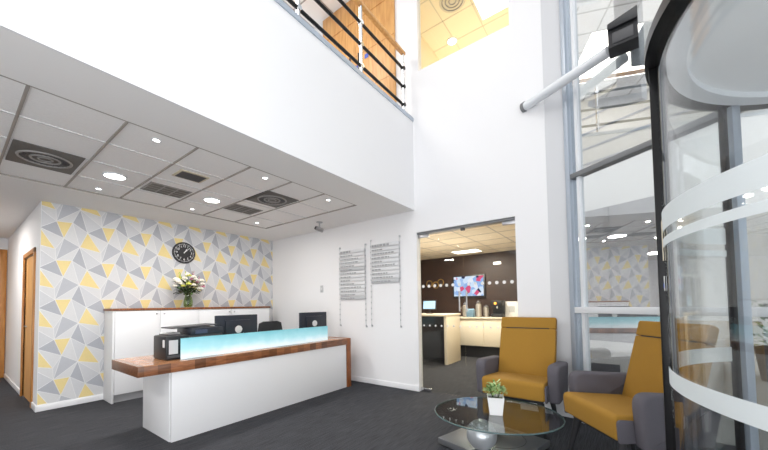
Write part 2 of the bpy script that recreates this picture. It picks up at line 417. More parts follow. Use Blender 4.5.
for i in range(-2, 9):
    for j in range(-2, 7):
        for A, B_, C_, mm in TR:
            T = [nd(k, i+p, j+q) for k, p, q in (A, B_, C_)]
            cx, cz = sum(t[0] for t in T)/3, sum(t[1] for t in T)/3
            # inset every edge by a few millimetres so white lines run between the triangles
            per = sum(math.dist(T[k-1], T[k]) for k in range(3))
            ar = abs((T[1][0]-T[0][0])*(T[2][1]-T[0][1])-(T[2][0]-T[0][0])*(T[1][1]-T[0][1]))/2
            inc = ((math.dist(T[1], T[2])*T[0][0]+math.dist(T[0], T[2])*T[1][0]+math.dist(T[0], T[1])*T[2][0])/per,
                   (math.dist(T[1], T[2])*T[0][1]+math.dist(T[0], T[2])*T[1][1]+math.dist(T[0], T[1])*T[2][1])/per)
            f = 1-.0028/(2*ar/per)
            T = [(inc[0]+(t[0]-inc[0])*f, inc[1]+(t[1]-inc[1])*f) for t in T]
            P = clip(T, XL+.004, XE-.001, .08, ZS-.001)
            if P:
                if sum(P[k-1][0]*P[k][1]-P[k][0]*P[k-1][1] for k in range(len(P))) < 0: P = P[::-1]
                b.poly([(x, YW-.0015, z) for x, z in P], M[mm])
struct(b.build('wall_back', smooth=0), 'wall papered with grey and yellow triangles')

# passage wall on the left with its door opening
LD0, LD1, LDZ = 5.93, 6.78, 1.93
b = MB(); b.box(XL, XL+.1, YW-.001, LD0, 0, ZS, W); b.box(XL, XL+.1, LD1, 9, 0, ZS, W); b.box(XL, XL+.1, LD0, LD1, LDZ, ZS, W)
struct(b.build('wall_left', smooth=0), 'white passage wall')
b = MB(); b.box(-5, XL+.1, 9, 9.1, 0, ZS, W); struct(b.build('wall_passage', smooth=0))
d = thing('door_1', 'oak door in the white passage wall', 'door'); struct(d); del d['category']
b = MB()
for y0, y1, z0, z1 in ((LD0-.06, LD0, 0, LDZ+.06), (LD1, LD1+.06, 0, LDZ+.06), (LD0-.06, LD1+.06, LDZ, LDZ+.06)):
    b.box(XL-.018, XL+.118, y0, y1, z0, z1, M['oak2'], .004)
b.build('door_frame', d)
b = MB(); b.box(XL+.012, XL+.055, LD0, LD1, .005, LDZ, M['oak']); b.build('door_leaf', d)
b = MB(); b.cyl((XL+.05, LD1-.09, .98), (XL+.0, LD1-.09, .98), .01, M['steel']); b.cyl((XL+.0, LD1-.09, .98), (XL+.0, LD1-.21, .98), .01, M['steel']); b.build('door_handle', d)
# far end of the passage
d = thing('door_2', 'oak door at the far end of the passage', 'door'); struct(d); del d['category']
b = MB()
for x0, x1, z0, z1 in ((.57, .652, 0, 2.25), (-.42, -.35, 0, 2.25), (-.42, .652, 2.25, 2.31)):
    b.box(x0, x1, 8.96, 9.0, z0, z1, M['oak2'], .004)
b.build('door_frame', d)
b = MB(); b.box(-.35, .57, 8.975, 8.999, .005, 2.25, M['oak']); b.build('door_leaf', d)

# reception ceiling, recessed grid of tiles
TX0, TX1, TY0, TY1 = -2.58, 3.20, 2.745, 4.79
b = MB()
SO = M['soffit']
b.box(-5, XE, YB+.016, TY0, ZS, ZS+.08, SO); b.box(-5, XE, TY1, 9, ZS, ZS+.08, SO)
b.box(-5, TX0, TY0, TY1, ZS, ZS+.08, SO); b.box(TX1, XE, TY0, TY1, ZS, ZS+.08, SO)
ce = struct(b.build('ceiling', smooth=0), 'low ceiling over the reception')
b = MB(); b.box(TX0, TX1, TY0, TY1, ZS+.012, ZS+.05, M['tile'])
b.build('ceiling_tiles', ce, 0)
b = MB()
for k in range(13):
    x = .264+.4742*(k-6)
    if x < TX1-.2: b.box(x-.008, x+.008, TY0, TY1, ZS+.004, ZS+.012, M['tbar'])
for y in (3.26, 3.75, 4.28): b.box(TX0, TX1, y-.006, y+.006, ZS+.005, ZS+.012, M['tbar_l'])
for y0, y1 in ((TY0, TY0+.016), (TY1-.016, TY1)): b.box(TX0, TX1, y0, y1, ZS+.001, ZS+.012, M['tbar'])
b.box(TX1-.02, TX1, TY0, TY1, ZS+.001, ZS+.012, M['tbar'])
b.build('ceiling_grid', ce, 0)

# upper storey face and floor, other walls of the hall
b = MB(); b.box(-5, XE, YB, YB+.14, ZS+.0805, ZB-.0, W); b.box(-5, XE, YB, YB+.0155, ZS, ZS+.0805, W)
struct(b.build('wall_upper', smooth=0), 'white face of the upper storey')
b = MB(); b.box(-5, XE, YB+.14, YW+.1, ZB-.12, ZB, M['grey_wall']); struct(b.build('floor_upper', smooth=0))
b = MB(); b.box(-5, XE, YB-.012, YB+.1, ZB, ZB+.05, M['alu']); struct(b.build('trim_2', smooth=0), 'grey edge strip of the landing')
b = MB(); b.box(-5, XE, YW, YW+.1, ZB, ZT, M['grey_wall']); struct(b.build('wall_landing', smooth=0))
b = MB(); b.box(-5, XE, YB+.4, YW, 6.26, 6.32, M['soffit'])
for k in range(16): b.box(-3.6+.5*k, -3.58+.5*k, YB+.4, YW, 6.25, 6.26, M['tbar'])
for k in range(6): b.box(-5, XE, 2.8+.5*k, 2.82+.5*k, 6.25, 6.26, M['tbar'])
struct(b.build('ceiling_upper', smooth=0))
b = MB(); b.box(-5, XE, -6.4, YW, ZT, ZT+.1, W); struct(b.build('ceiling_atrium', smooth=0))
b = MB(); b.box(-5.1, -5, -6.4, 9.1, 0, ZT, W); struct(b.build('wall_rear', smooth=0))
b = MB(); b.box(-5, -.6, -6.5, -6.4, 0, ZT, W); struct(b.build('wall_right', smooth=0))

# baseboards
b = MB()
T = M['trim']
def skirt(b, pts, h=.075, t=.014):
    for (x0, y0), (x1, y1) in zip(pts, pts[1:]):
        v = Vector((x1-x0, y1-y0, 0)); a = math.atan2(v.y, v.x); n = Vector((-v.y, v.x, 0)).normalized()*t/2
        c = Vector(((x0+x1)/2, (y0+y1)/2, h/2))+n
        b.obox(c, (v.length, t, h), a, T, .003)
skirt(b, [(XE, 2.239), (XE, YW)]); struct(b.build('baseboard_end'))
b = MB(); skirt(b, [(XE, .58), (XE, .925)]); struct(b.build('baseboard_pier'))
b = MB(); skirt(b, [(XE, YW), (XL-.01, YW)]); struct(b.build('baseboard_back'))
b = MB(); skirt(b, [(XL, YW-.014), (XL, LD0-.06)]); skirt(b, [(XL, LD1+.06), (XL, 9)]); struct(b.build('baseboard_left'))

# ------------------------------------------------------------------ glazed double door to the cafe
d = thing('door_3', 'frameless glass double door into the cafe', 'door'); struct(d); del d['category']
XD = XE+.055; YM = (DY0+DY1)/2
for y0, y1, fy in ((DY0+.006, YM-.003, DY0), (YM+.003, DY1-.006, DY1)):
    b = MB(); b.box(XD-.005, XD+.005, y0, y1, .012, DZ-.07, M['clear']); lf = b.build('glass_leaf', d, 0)
    b = MB()
    for k in range(7):
        y = y0+.06+k*(y1-y0-.12)/6
        b.cyl((XD-.0075, y, 1.445), (XD-.0055, y, 1.445), .021, M['paper'], seg=16)
        b.cyl((XD-.0075, y, .905), (XD-.0055, y, .905), .013, M['sign_grey'], seg=16)
    b.build('dot_stickers', lf)
    s = 1 if fy == DY0 else -1
    b = MB(); b.box(XD-.016, XD+.016, min(fy, fy+s*.16), max(fy, fy+s*.16), DZ-.075, DZ-.03, M['steel'], .002)
    b.box(XD-.016, XD+.016, min(fy, fy+s*.16), max(fy, fy+s*.16), .004, .05, M['chrome'], .002); b.build('patch_fitting', lf)
    hy = YM-s*.06*-1 if False else YM - s*.045*(-1)*(-1)
    b = MB(); b.cyl((XD-.05, YM-s*-.045*-1 if False else (y1-.045 if fy == DY0 else y0+.045), 1.1), (XD-.05, (y1-.045 if fy == DY0 else y0+.045), 1.36), .010, M['steel'], seg=12)
    yy = (y1-.045 if fy == DY0 else y0+.045)
    for z in (1.14, 1.33): b.cyl((XD-.05, yy, z), (XD-.005, yy, z), .008, M['chrome'], seg=10)
    b.build('pull_handle', lf)
b = MB(); b.box(XE+.02, XE+.09, DY0, DY1, DZ-.03, DZ, M['alu_d']); b.box(XE+.035, XE+.075, YM-.025, YM+.025, DZ-.06, DZ-.03, M['dgrey'], .003); b.build('header_track', d)

# cafe beyond the glass
b = MB(); DW = M['dark_wood']
b.box(7.4, 7.5, .75, 5.3, 0, 2.5, DW); struct(b.build('wall_cafe_back', smooth=0), 'dark brown cafe wall')
b = MB(); b.box(XE+WT, 7.5, .65, .75, 0, 2.5, M['warm_wall']); struct(b.build('wall_cafe_right', smooth=0))
b = MB(); b.box(XE+WT, 7.5, 5.2, 5.3, 0, 2.5, DW); struct(b.build('wall_cafe_left', smooth=0))
b = MB(); b.box(XE+WT, 7.5, .65, 5.3, 2.36, 2.42, mat('cafe_ceiling', srgb(220, 206, 184), .8))
for k in range(7): b.box(4.2+.55*k, 4.212+.55*k, .75, 5.2, 2.356, 2.36, M['vent_l'])
for k in range(8): b.box(XE+WT, 7.4, 1.0+.55*k, 1.012+.55*k, 2.356, 2.36, M['vent_l'])
struct(b.build('ceiling_cafe', smooth=0), 'warm tiled cafe ceiling')

def square_light(loc, sx, sy, label, name='ceiling_light'):
    t = thing(name, label, 'ceiling light', loc)
    b = MB(); b.box(-sx/2-.02, sx/2+.02, -sy/2-.02, sy/2+.02, -.012, 0, M['alu_w'], .003); b.build('light_frame', t)
    b = MB(); b.box(-sx/2, sx/2, -sy/2, sy/2, -.016, -.011, M['led_warm']); b.build('diffuser', t)
    return t
square_light((6.78, 2.66, 2.356), .34, .56, 'square white panel light in the warm cafe ceiling')
# ceiling box near the cafe wall
b = MB(); b.box(7.36, 7.398, 2.10, 2.26, 2.08, 2.13, M['led_warm'], .008); tag(b.build('emergency_light'), 'small white emergency light high on the dark cafe wall', 'light')

t = thing('television', 'wall mounted flat television showing a bright picture in the cafe', 'television', (7.385, 2.86, 1.61))
b = MB(); b.box(-.04, .0, -.40, .40, -.275, .265, M['black'], .006); b.build('casing', t)
b = MB(); b.box(-.043, -.039, -.365, .365, -.235, .235, M['tv']); b.build('screen', t)
b = MB(); b.box(0, .014, -.15, .15, -.12, .12, M['dgrey']); b.build('wall_bracket', t)

t = thing('cafe_counter', 'cream L shaped cafe counter with end gable behind the glass door', 'counter', (0, 0, 0))
C_ = M['cream']
b = MB(); b.box(5.80, 6.46, 2.72, 2.78, 0, .95, C_, .004); b.build('gable', t)
b = MB(); b.box(5.76, 6.50, 2.715, 4.6, .951, .99, C_, .004); b.build('worktop', t)
b = MB(); b.box(6.40, 6.44, 2.781, 4.6, .0, .95, M['dgrey']); b.build('back_panel', t)
t2 = thing('cafe_sideboard', 'long cream cupboard run along the dark cafe wall', 'counter', (0, 0, 0))
b = MB(); b.box(6.90, 7.39, .95, 4.5, .26, .86, C_, .004); b.build('carcass', t2)
for k in range(5):
    y0 = .955+k*.71
    b = MB(); b.box(6.882, 6.90, y0, y0+.70, .27, .80, C_, .003); b.build('door_panel', t2)
b = MB(); b.box(6.86, 7.39, .94, 4.52, .861, .89, C_, .003); b.build('worktop', t2)
b = MB(); b.box(6.98, 7.38, 1.0, 4.45, 0, .26, M['black2']); b.build('plinth', t2)
def jar(loc, h, label):
    t = thing('storage_jar', label, 'jar', loc)
    b = MB(); b.lathe([(.055, 0), (.065, .01), (.065, h*.75), (.04, h*.82)], M['jar'], seg=18); b.build('jar_body', t)
    b = MB(); b.lathe([(.045, h*.82), (.05, h*.84), (.05, h*.9), (.02, h*.95), (.028, h)], M['steel'], seg=18); b.build('lid', t)
jar((7.05, 2.83, .89), .34, 'tall grey jar on the cafe cupboard, left of the carton')
jar((7.05, 2.52, .89), .37, 'taller grey jar on the cafe cupboard, right of the carton')
jar((7.2, 2.40, .89), .27, 'shorter grey jar standing behind the tallest jar')
b = MB(); b.box(-.06, .06, -.08, .08, 0, .15, M['teal_box'], .004); b.prism([(-.06, .15), (.06, .15), (0, .19)], -.08, .08, 'y', M['teal_box'])
tag(b.build('carton', loc=(6.95, 2.66, .89)), 'blue grey carton between the jars on the cafe cupboard', 'carton')
t = thing('coffee_machine', 'black coffee machine with orange light on the cafe cupboard', 'coffee machine', (7.14, 2.12, .89))
b = MB(); b.box(-.12, .14, -.12, .12, 0, .07, M['black'], .01); b.box(.02, .14, -.12, .12, .07, .30, M['black'], .01); b.box(-.12, .14, -.12, .12, .24, .36, M['black'], .015); b.build('casing', t)
b = MB(); b.cyl((-.06, 0, .24), (-.06, 0, .19), .02, M['chrome'], seg=12); b.build('spout', t)
b = MB(); b.cyl((-.125, .02, .3), (-.119, .02, .3), .03, mat('orange_lamp', srgb(240, 160, 60), .4, emit=srgb(250, 170, 70), estr=1.5), seg=14); b.build('light_button', t)
t = thing('picture_frame', 'white framed print leaning on the cafe cupboard', 'picture', (7.28, 1.86, .89))
b = MB(); b.obox((0, 0, .17), (.02, .28, .34), 0, M['paper'], .003, tilt=(R(8), 'Y')); b.build('frame', t)
b = MB(); b.obox((-.013, 0, .17), (.004, .12, .14), 0, M['sign_band'], 0, tilt=(R(8), 'Y')); b.build('print', t)
t = thing('bottle', 'black bottle with pale neck beside the white framed print', 'bottle', (7.1, 1.62, .89))
b = MB(); b.lathe([(.05, 0), (.055, .01), (.055, .22), (.02, .29)], M['black'], seg=18); b.build('bottle_body', t)
b = MB(); b.lathe([(.021, .29), (.021, .4), (.024, .4), (.024, .44)], M['cream'], seg=14); b.build('neck', t)
t = thing('till_screen', 'small till screen glowing blue on the cafe counter', 'screen', (6.2, 3.3, .99), R(190))
b = MB(); b.lathe([(.08, 0), (.08, .012), (.02, .02), (.015, .12)], M['black'], seg=16); b.build('stand', t)
b = MB(); b.obox((.0, 0, .19), (.03, .3, .2), 0, M['black'], .004, tilt=(R(-12), 'Y')); b.build('casing', t)
b = MB(); b.obox((.017, 0, .19), (.004, .27, .17), 0, M['till'], 0, tilt=(R(-12), 'Y')); b.build('display', t)
# brass rings on the cafe wall
for k, (y, z) in enumerate(((3.92, 1.72), (3.74, 1.68), (3.60, 1.74))):
    b = MB(); b.tube([(7.385, y+.08*math.cos(q*PI/10), z+.08*math.sin(q*PI/10)) for q in range(20)], .011, mat('brass%d' % k, srgb(196, 158, 84), .3, .8), closed=True)
    tag(b.build('wall_ring'), ('leftmost', 'middle', 'rightmost')[k]+' of the three brass rings on the dark cafe wall', 'wall decoration', 'brass rings on the cafe wall')

# room seen through the high opening
U = M['warm_wall']
b = MB(); b.box(XE+WT, 9, 2.45, 2.5, 3.8, 5.7, U); struct(b.build('wall_office_left', smooth=0))
b = MB(); b.box(XE+WT, 9, .63, .68, 3.8, 5.7, U); struct(b.build('wall_office_right', smooth=0))
b = MB(); b.box(9, 9.1, .63, 2.5, 3.8, 5.7, U); struct(b.build('wall_office_back', smooth=0))
b = MB(); b.box(XE+WT, 9.1, .63, 2.5, 5.6, 5.7, mat('cream_ceiling', srgb(236, 222, 190), .8))
for k in range(9): b.box(4.02+.46*k, 4.035+.46*k, .68, 2.45, 5.597, 5.6, M['cream_frame'])
for k in range(3): b.box(XE+WT, 9, 2.045-.475*k, 2.06-.475*k, 5.597, 5.6, M['cream_frame'])
struct(b.build('ceiling_office', smooth=0), 'warm ceiling seen through the high opening')
b = MB(); b.box(XE+WT, 9.1, .63, 2.5, 3.7, 3.8, U); struct(b.build('floor_office', smooth=0))
square_light((4.58, 1.30, 5.597), .48, .46, 'bright square panel light seen through the high wall opening')
t = thing('ceiling_light', 'round downlight seen through the high wall opening', 'ceiling light', (4.92, 2.09, 5.6))
b = MB(); b.lathe([(.085, 0), (.085, -.012), (.07, -.016), (.07, -.002)], M['alu_w'], cap=False); b.build('light_frame', t)
b = MB(); b.lathe([(.0, -.006), (.07, -.006)], M['led'], cap=False); b.build('diffuser', t)
t = thing('ceiling_vent', 'round swirl ceiling vent seen through the high wall opening', 'vent', (4.26, 1.79, 5.6))
b = MB(); b.lathe([(.19, 0), (.19, -.006), (.0, -.006)], M['cream_frame'], cap=False); b.build('vent_plate', t)
b = MB()
for rr in (.05, .1, .15): b.tube([(rr*math.cos(q*PI/16), rr*math.sin(q*PI/16), -.008) for q in range(32)], .008, M['vent_l'], seg=6, closed=True)
b.build('vent_rings', t)
b = MB(); b.box(XE+.045, XE+.055, DY0, 2.16, 4.486, 6.1, M['clear']); struct(b.build('window_3', smooth=0), 'glass pane of the high opening')

# oak doors on the upper landing
t = thing('door_4', 'tall oak panelled doors on the upper landing', 'door'); struct(t); del t['category']
for k in range(2):
    y0 = 2.53+k*.755
    b = MB(); b.box(XE-.035, XE-.001, y0, y0+.75, ZB, 6.22, M['oak'], .003)
    for z in (4.6, 5.2, 5.8): b.box(XE-.038, XE-.034, y0, y0+.75, z, z+.012, M['oak2'])
    lf = b.build('door_leaf', t)
    b = MB(); b.cyl((XE-.07, y0+(.66 if k == 0 else .09), 4.7), (XE-.07, y0+(.66 if k == 0 else .09), 5.2), .014, M['dark_wood'], seg=10)
    b.build('door_handle', lf)
b = MB(); b.box(XE-.041, XE-.038, 3.02, 3.09, 5.08, 5.15, M['blue']); b.box(XE-.041, XE-.038, 3.22, 3.27, 5.0, 5.05, M['blue']); b.build('door_sign', t)

# balustrade of the landing
t = thing('balustrade', 'landing balustrade of black rails, steel posts and oak handrail', 'balustrade', (0, 2.33, ZB+.05))
YR = 0
b = MB(); b.box(-4.9, 3.77, -.03, .03, .885, .925, M['oak'], .008); b.build('handrail', t)
for z in (.155, .415, .68):
    b = MB(); b.cyl((-4.9, 0, z), (3.76, 0, z), .019, M['black_metal'], seg=12); b.build('rail', t, 60)
for k in range(10):
    x = 3.735-.918*k
    b = MB(); b.cyl((x, .0, .0), (x, .0, .885), .02, M['chrome'], seg=14); b.cyl((x, 0, 0), (x, 0, .012), .045, M['chrome'], seg=16)
    for z in (.155, .415, .68): b.cyl((x, -.028, z), (x, .024, z), .026, M['black_metal'] if k == 0 else M['chrome'], seg=12)
    b.build('post', t, 60)

# ------------------------------------------------------------------ ceiling fittings over reception
def downlight(x, y, label, src=None):
    if src: return dup(src, (x, y, ZS+.012), 0, label)
    t = thing('downlight', label, 'downlight', (x, y, ZS+.012), 0, 'small downlights in the reception ceiling')
    b = MB(); b.lathe([(.034, 0), (.034, -.006), (.024, -.007), (.022, -.001)], M['alu_w'], seg=24, cap=False); b.build('trim_ring', t)
    b = MB(); b.lathe([(0, -.002), (.024, -.002)], M['led_small'], seg=24, cap=False); b.build('bulb', t)
    return t
dl = downlight(.96, 2.905, 'small downlight nearest the upper storey face, leftmost of the front row of three')
for x, y, lb in ((1.925, 2.90, 'small downlight, middle one of the front row below the landing'),
                 (2.82, 2.90, 'small downlight of the front row nearest the white end wall'),
                 (.975, 4.59, 'small downlight of the row by the wallpaper, nearest the round swirl vent on the left'),
                 (1.94, 4.59, 'small downlight in front of the wallpaper, just left of the wall clock'),
                 (2.893, 4.58, 'small downlight in front of the wallpaper near the end wall corner')):
    downlight(x, y, lb, dl)
for x, lb in ((.977, 'large round panel light between the left swirl vent and slotted vent'), (1.925, 'large round panel light between the two slotted vents')):
    t = thing('panel_light', lb, 'ceiling light', (x, 4.02, ZS+.012), 0, 'round panel lights in the reception ceiling')
    b = MB(); b.lathe([(.098, 0), (.098, -.009), (.084, -.011), (.084, -.003)], M['alu_w'], seg=36, cap=False); b.build('trim_ring', t)
    b = MB(); b.lathe([(0, -.008), (.086, -.008)], M['led'], seg=36, cap=False); b.build('diffuser', t)
def swirl(x0, x1, y0, y1, lb):
    cx, cy = (x0+x1)/2, (y0+y1)/2; hx, hy = (x1-x0)/2, (y1-y0)/2
    t = thing('ceiling_vent', lb, 'vent', (cx, cy, ZS+.012), 0, 'square swirl vents in the reception ceiling')
    b = MB(); b.box(-hx, hx, -hy, hy, -.008, 0, M['vent'], .003); b.build('vent_plate', t)
    b = MB()
    for rr, w in ((.165, .014), (.09, .012), (.045, .01)):
        b.tube([(rr*math.cos(q*PI/20), rr*math.sin(q*PI/20), -.010) for q in range(40)], w*.7, M['vent_l'], seg=8, closed=True)
    b.build('vent_rings', t)
    b = MB()
    for q in range(24):
        a = q*PI/12; b.obox((.128*math.cos(a), .128*math.sin(a), -.010), (.05, .008, .006), a+.5, M['dgrey'])
    b.build('vent_blades', t)
swirl(.285, .705, 3.74, 4.30, 'square grey swirl vent at the left of the reception ceiling')
swirl(2.15, 2.60, 3.19, 3.67, 'square grey swirl vent in the ceiling nearest the white end wall')
def slots(x0, x1, y0, y1, lb):
    cx, cy = (x0+x1)/2, (y0+y1)/2; hx, hy = (x1-x0)/2, (y1-y0)/2
    t = thing('ceiling_vent', lb, 'vent', (cx, cy, ZS+.012), 0, 'slotted vents in the reception ceiling')
    b = MB(); b.box(-hx, hx, -hy, hy, -.007, 0, M['vent_l'], .002); b.build('vent_frame', t)
    for k in range(3):
        xa = -hx+.02+k*(2*hx-.02)/3
        b = MB()
        for q in range(4):
            ya = -hy+.025+q*(2*hy-.03)/4; b.box(xa, xa+(2*hx-.02)/3-.02, ya, ya+(2*hy-.03)/4-.018, -.009, -.006, M['vent'])
        b.build('vent_grille', t)
slots(1.25, 1.655, 3.91, 4.24, 'slotted grey vent beside the cream framed grille in the ceiling')
slots(2.16, 2.57, 3.92, 4.24, 'slotted grey vent beside the right hand square swirl vent')
t = thing('ceiling_vent', 'small dark grille with cream frame in the reception ceiling', 'vent', (1.443, 3.447, ZS+.012))
b = MB(); b.box(-.135, .135, -.11, .11, -.008, 0, M['cream_frame'], .002); b.build('vent_frame', t)
b = MB(); b.box(-.112, .112, -.09, .09, -.010, -.007, M['vent'])
for q in range(6): b.box(-.11, .11, -.08+q*.03, -.07+q*.03, -.014, -.009, M['dgrey'])
b.build('vent_grille', t)
t = thing('ceiling_camera', 'small silver camera hanging from the ceiling above the directory signs', 'camera', (3.46, 3.76, ZS))
b = MB(); b.lathe([(.05, 0), (.05, -.012), (.02, -.02)], M['steel'], seg=20); b.cyl((0, 0, -.015), (0, 0, -.09), .012, M['steel'], seg=12); b.build('mount', t)
b = MB(); b.cyl((-.06, .02, -.10), (.05, -.02, -.13), .034, M['steel'], seg=18); b.build('casing', t)
b = MB(); b.cyl((-.062, .0205, -.0995), (-.07, .023, -.097), .026, M['black'], seg=18); b.build('lens', t)

# ------------------------------------------------------------------ end wall fittings
def directory(y0, y1, zb, zt, rodz0, rodz1, rows, lb):
    t = thing('directory_sign', lb, 'sign', (XE, (y0+y1)/2, 0), 0, 'directory signs on the end wall')
    h = (y1-y0)/2
    for s in (-1, 1):
        b = MB(); b.cyl((-.022, s*(h+.012), rodz0), (-.022, s*(h+.012), rodz1), .0036, M['sign_band'], seg=8)
        n = 16
        for k in range(n): b.cyl((-.022, s*(h+.012), rodz0+.01+k*(rodz1-rodz0-.02)/(n-1)-.010), (-.022, s*(h+.012), rodz0+.01+k*(rodz1-rodz0-.02)/(n-1)+.010), .0075, M['clamp'], seg=8)
        for z in (rodz0, rodz1): b.cyl((-.022, s*(h+.012), z), (0, s*(h+.012), z), .012, M['steel'], seg=10)
        b.build('support_rod', t)
    sh = (zt-zb)/rows
    rnd = random.Random(rows)
    for k in range(rows):
        z1 = zt-k*sh; big = k in (0,)
        m = M['sign_band'] if k in (rows-1,) or (rows > 11 and k == 5) else M['sign_grey']
        b = MB(); b.box(-.027, -.017, -h, h, z1-sh+.006, z1, m, .0015); sl = b.build('sign_slat', t)
        b = MB(); y = h-.015; L = rnd.uniform(.35, .85)*2*h
        while y > h-L:                # rows of small dark marks: the lettering is too small to read in the photograph
            w = rnd.uniform(.02, .06); b.box(-.0285, -.0268, y-w, y, z1-sh*.72, z1-sh*.72+sh*(.55 if big else .36), M['ink']); y -= w+.012
        b.build('lettering', sl)
directory(3.165, 3.69, 1.285, 2.09, .87, 2.15, 14, 'pale grey taller directory sign on rods, left of the two on the end wall')
directory(2.525, 3.03, 1.52, 2.12, .88, 2.19, 10, 'pale grey shorter directory sign on rods, nearer the cafe door')
t = thing('light_switch', 'small grey switch plate on the white end wall', 'switch', (XE, 4.15, 1.49))
b = MB(); b.box(-.012, 0, -.035, .035, -.06, .06, M['sign_band'], .004); b.build('plate', t)
b = MB(); b.box(-.018, -.011, -.014, .014, -.022, .022, M['sign_grey'], .003); b.build('rocker', t)

# ------------------------------------------------------------------ wall clock
t = thing('wall_clock', 'round black wall clock with white numerals on the wallpaper', 'clock', (2.232, YW-.002, 2.077))
def ydisc(b, r, y0, y1, m, seg=48): return b.cyl((0, y0, 0), (0, y1, 0), r, m, seg=seg)
b = MB(); ydisc(b, .165, 0, -.022, M['clock_face']); b.tube([(.158*math.cos(q*PI/32), -.022, .158*math.sin(q*PI/32)) for q in range(64)], .011, M['black'], closed=True); b.build('case', t)
b = MB()
for k in range(60):
    a = k*PI/30; L = .014 if k % 5 else .02
    b.box(-.0018, .0018, -.0245, -.0225, -L/2, L/2, M['clock_white'], rot=None) if False else b.obox((.138*math.sin(a), -.0235, .138*math.cos(a)), (.003 if k % 5 else .006, .002, L), 0, M['clock_white'], 0, tilt=(a, 'Y'))
b.build('minute_track', t)
for k in range(1, 13):
    cu = bpy.data.curves.new('numeral', 'FONT'); cu.body = str(k); cu.size = .05; cu.align_x = 'CENTER'; cu.align_y = 'CENTER'; cu.extrude = .0008
    ob = bpy.data.objects.new('numeral', cu); me = bpy.data.meshes.new_from_object(ob)
    a = k*PI/6
    me.transform(Matrix.Translation((.106*math.sin(a), -.0235, .106*math.cos(a))) @ Matrix.Rotation(PI/2, 4, 'X'))
    bpy.data.objects.remove(ob); bpy.data.curves.remove(cu)
    me.materials.clear(); me.materials.append(M['clock_white'])
    o = bpy.data.objects.new('numeral', me); COL.objects.link(o); o.parent = t
for nm, a, L, w, yy in (('hour_hand', R(33), .08, .011, -.026), ('minute_hand', R(44), .125, .007, -.029)):
    b = MB(); b.obox((L*.42*math.sin(a), yy, L*.42*math.cos(a)), (w, .002, L), 0, M['clock_white'], 0, tilt=(a, 'Y'))
    if nm == 'minute_hand': b.cyl((0, -.022, 0), (0, -.032, 0), .008, M['clock_white'], seg=14)
    b.build(nm, t)

# ------------------------------------------------------------------ credenza behind the desk
CX0, CX1, CY0 = 1.262, 3.54, 5.2
t = thing('storage_cabinet', 'long white storage cabinet with oak top under the wallpaper', 'cabinet', (CX0, CY0, 0))
Lc = CX1-CX0
b = MB(); b.box(.021, Lc, .02, .36, .1, 1.175, M['white'], .003); b.build('carcass', t)
b = MB(); b.box(.0, .02, .0, .36, 0, 1.175, M['white'], .002); b.build('end_panel', t)
b = MB(); b.box(.02, Lc-.02, .05, .34, 0, .1, M['kick']); b.build('plinth', t)
b = MB(); b.box(-.012, Lc+.012, -.012, .365, 1.176, 1.206, M['walnut_end'], .003); b.build('cabinet_top', t)
knobx = [1.741, 1.833, 2.773, 2.858]
dx = [(1.287, 1.784), (1.790, 2.30), (2.306, 2.813), (2.819, 3.53)]
for k in range(4):
    x0, x1 = dx[k][0]-CX0, dx[k][1]-CX0
    b = MB(); b.box(x0, x1, 0, .019, .105, 1.17, M['white'], .002); dr = b.build('door', t)
    b = MB(); b.cyl((knobx[k]-CX0, 0, 1.125), (knobx[k]-CX0, -.012, 1.125), .006, M['steel'], seg=12); b.sphere((knobx[k]-CX0, -.018, 1.125), .012, M['steel'], u=14, v=10); b.build('knob', dr)

# vase and bouquet
t = thing('glass_vase', 'green tinted glass vase of flowers on the white storage cabinet', 'vase', (2.218, 5.37, 1.206))
b = MB(); b.lathe([(.0, .0), (.048, 0), (.062, .03), (.064, .09), (.05, .15), (.042, .18), (.054, .215), (.05, .215), (.038, .18), (.045, .15), (.058, .09), (.055, .03), (.036, .012), (0, .012)], M['vase_glass'], seg=28, cap=False); b.build('vase_body', t, 60)
t = thing('bouquet', 'bouquet of white roses and green leaves standing in the glass vase', 'flowers', (2.218, 5.37, 1.206))
b = MB()
rnd = random.Random(3); heads = []
for k in range(22):
    a = rnd.uniform(0, 2*PI); q = math.sqrt(rnd.random()); rr = .17*q; zz = .36+.13*(1-q*q)+rnd.uniform(-.05, .05)
    heads.append((rr*math.cos(a)*1.15, rr*math.sin(a)*.75-.01, zz))
heads += [(-.19, -.02, .33), (.2, 0, .34), (.13, -.1, .30), (-.11, -.1, .33), (.02, -.13, .35)]
for h in heads: b.tube([(h[0]*.08, h[1]*.08, .03), (h[0]*.12, h[1]*.12, .2), (h[0]*.6, h[1]*.6, .28), h], .004, M['leaf_d'], seg=6)
b.build('stems', t)
b = MB()
def leafblade(b, p, dir_, L, w, m):
    d = Vector(dir_).normalized(); s = d.cross(Vector((0, 0, 1)));
    if s.length < .1: s = Vector((1, 0, 0))
    s.normalize(); n = s.cross(d); p = Vector(p)
    v = [p, p+d*L*.35+s*w+n*.1*L, p+d*L*.75+s*w*.7+n*.08*L, p+d*L, p+d*L*.75-s*w*.7+n*.08*L, p+d*L*.35-s*w+n*.1*L]
    b.poly(v, m)
for k in range(210):
    a = rnd.uniform(0, 2*PI); rr = rnd.uniform(.03, .17); zz = rnd.uniform(.22, .40)
    leafblade(b, (rr*math.cos(a), rr*math.sin(a)*.75, zz), (math.cos(a), math.sin(a), rnd.uniform(-.5, .6)), rnd.uniform(.05, .10), rnd.uniform(.010, .02), rnd.choice([M['leaf_d'], M['leaf_d'], M['leaf']]))
b.build('leaves', t, 0)
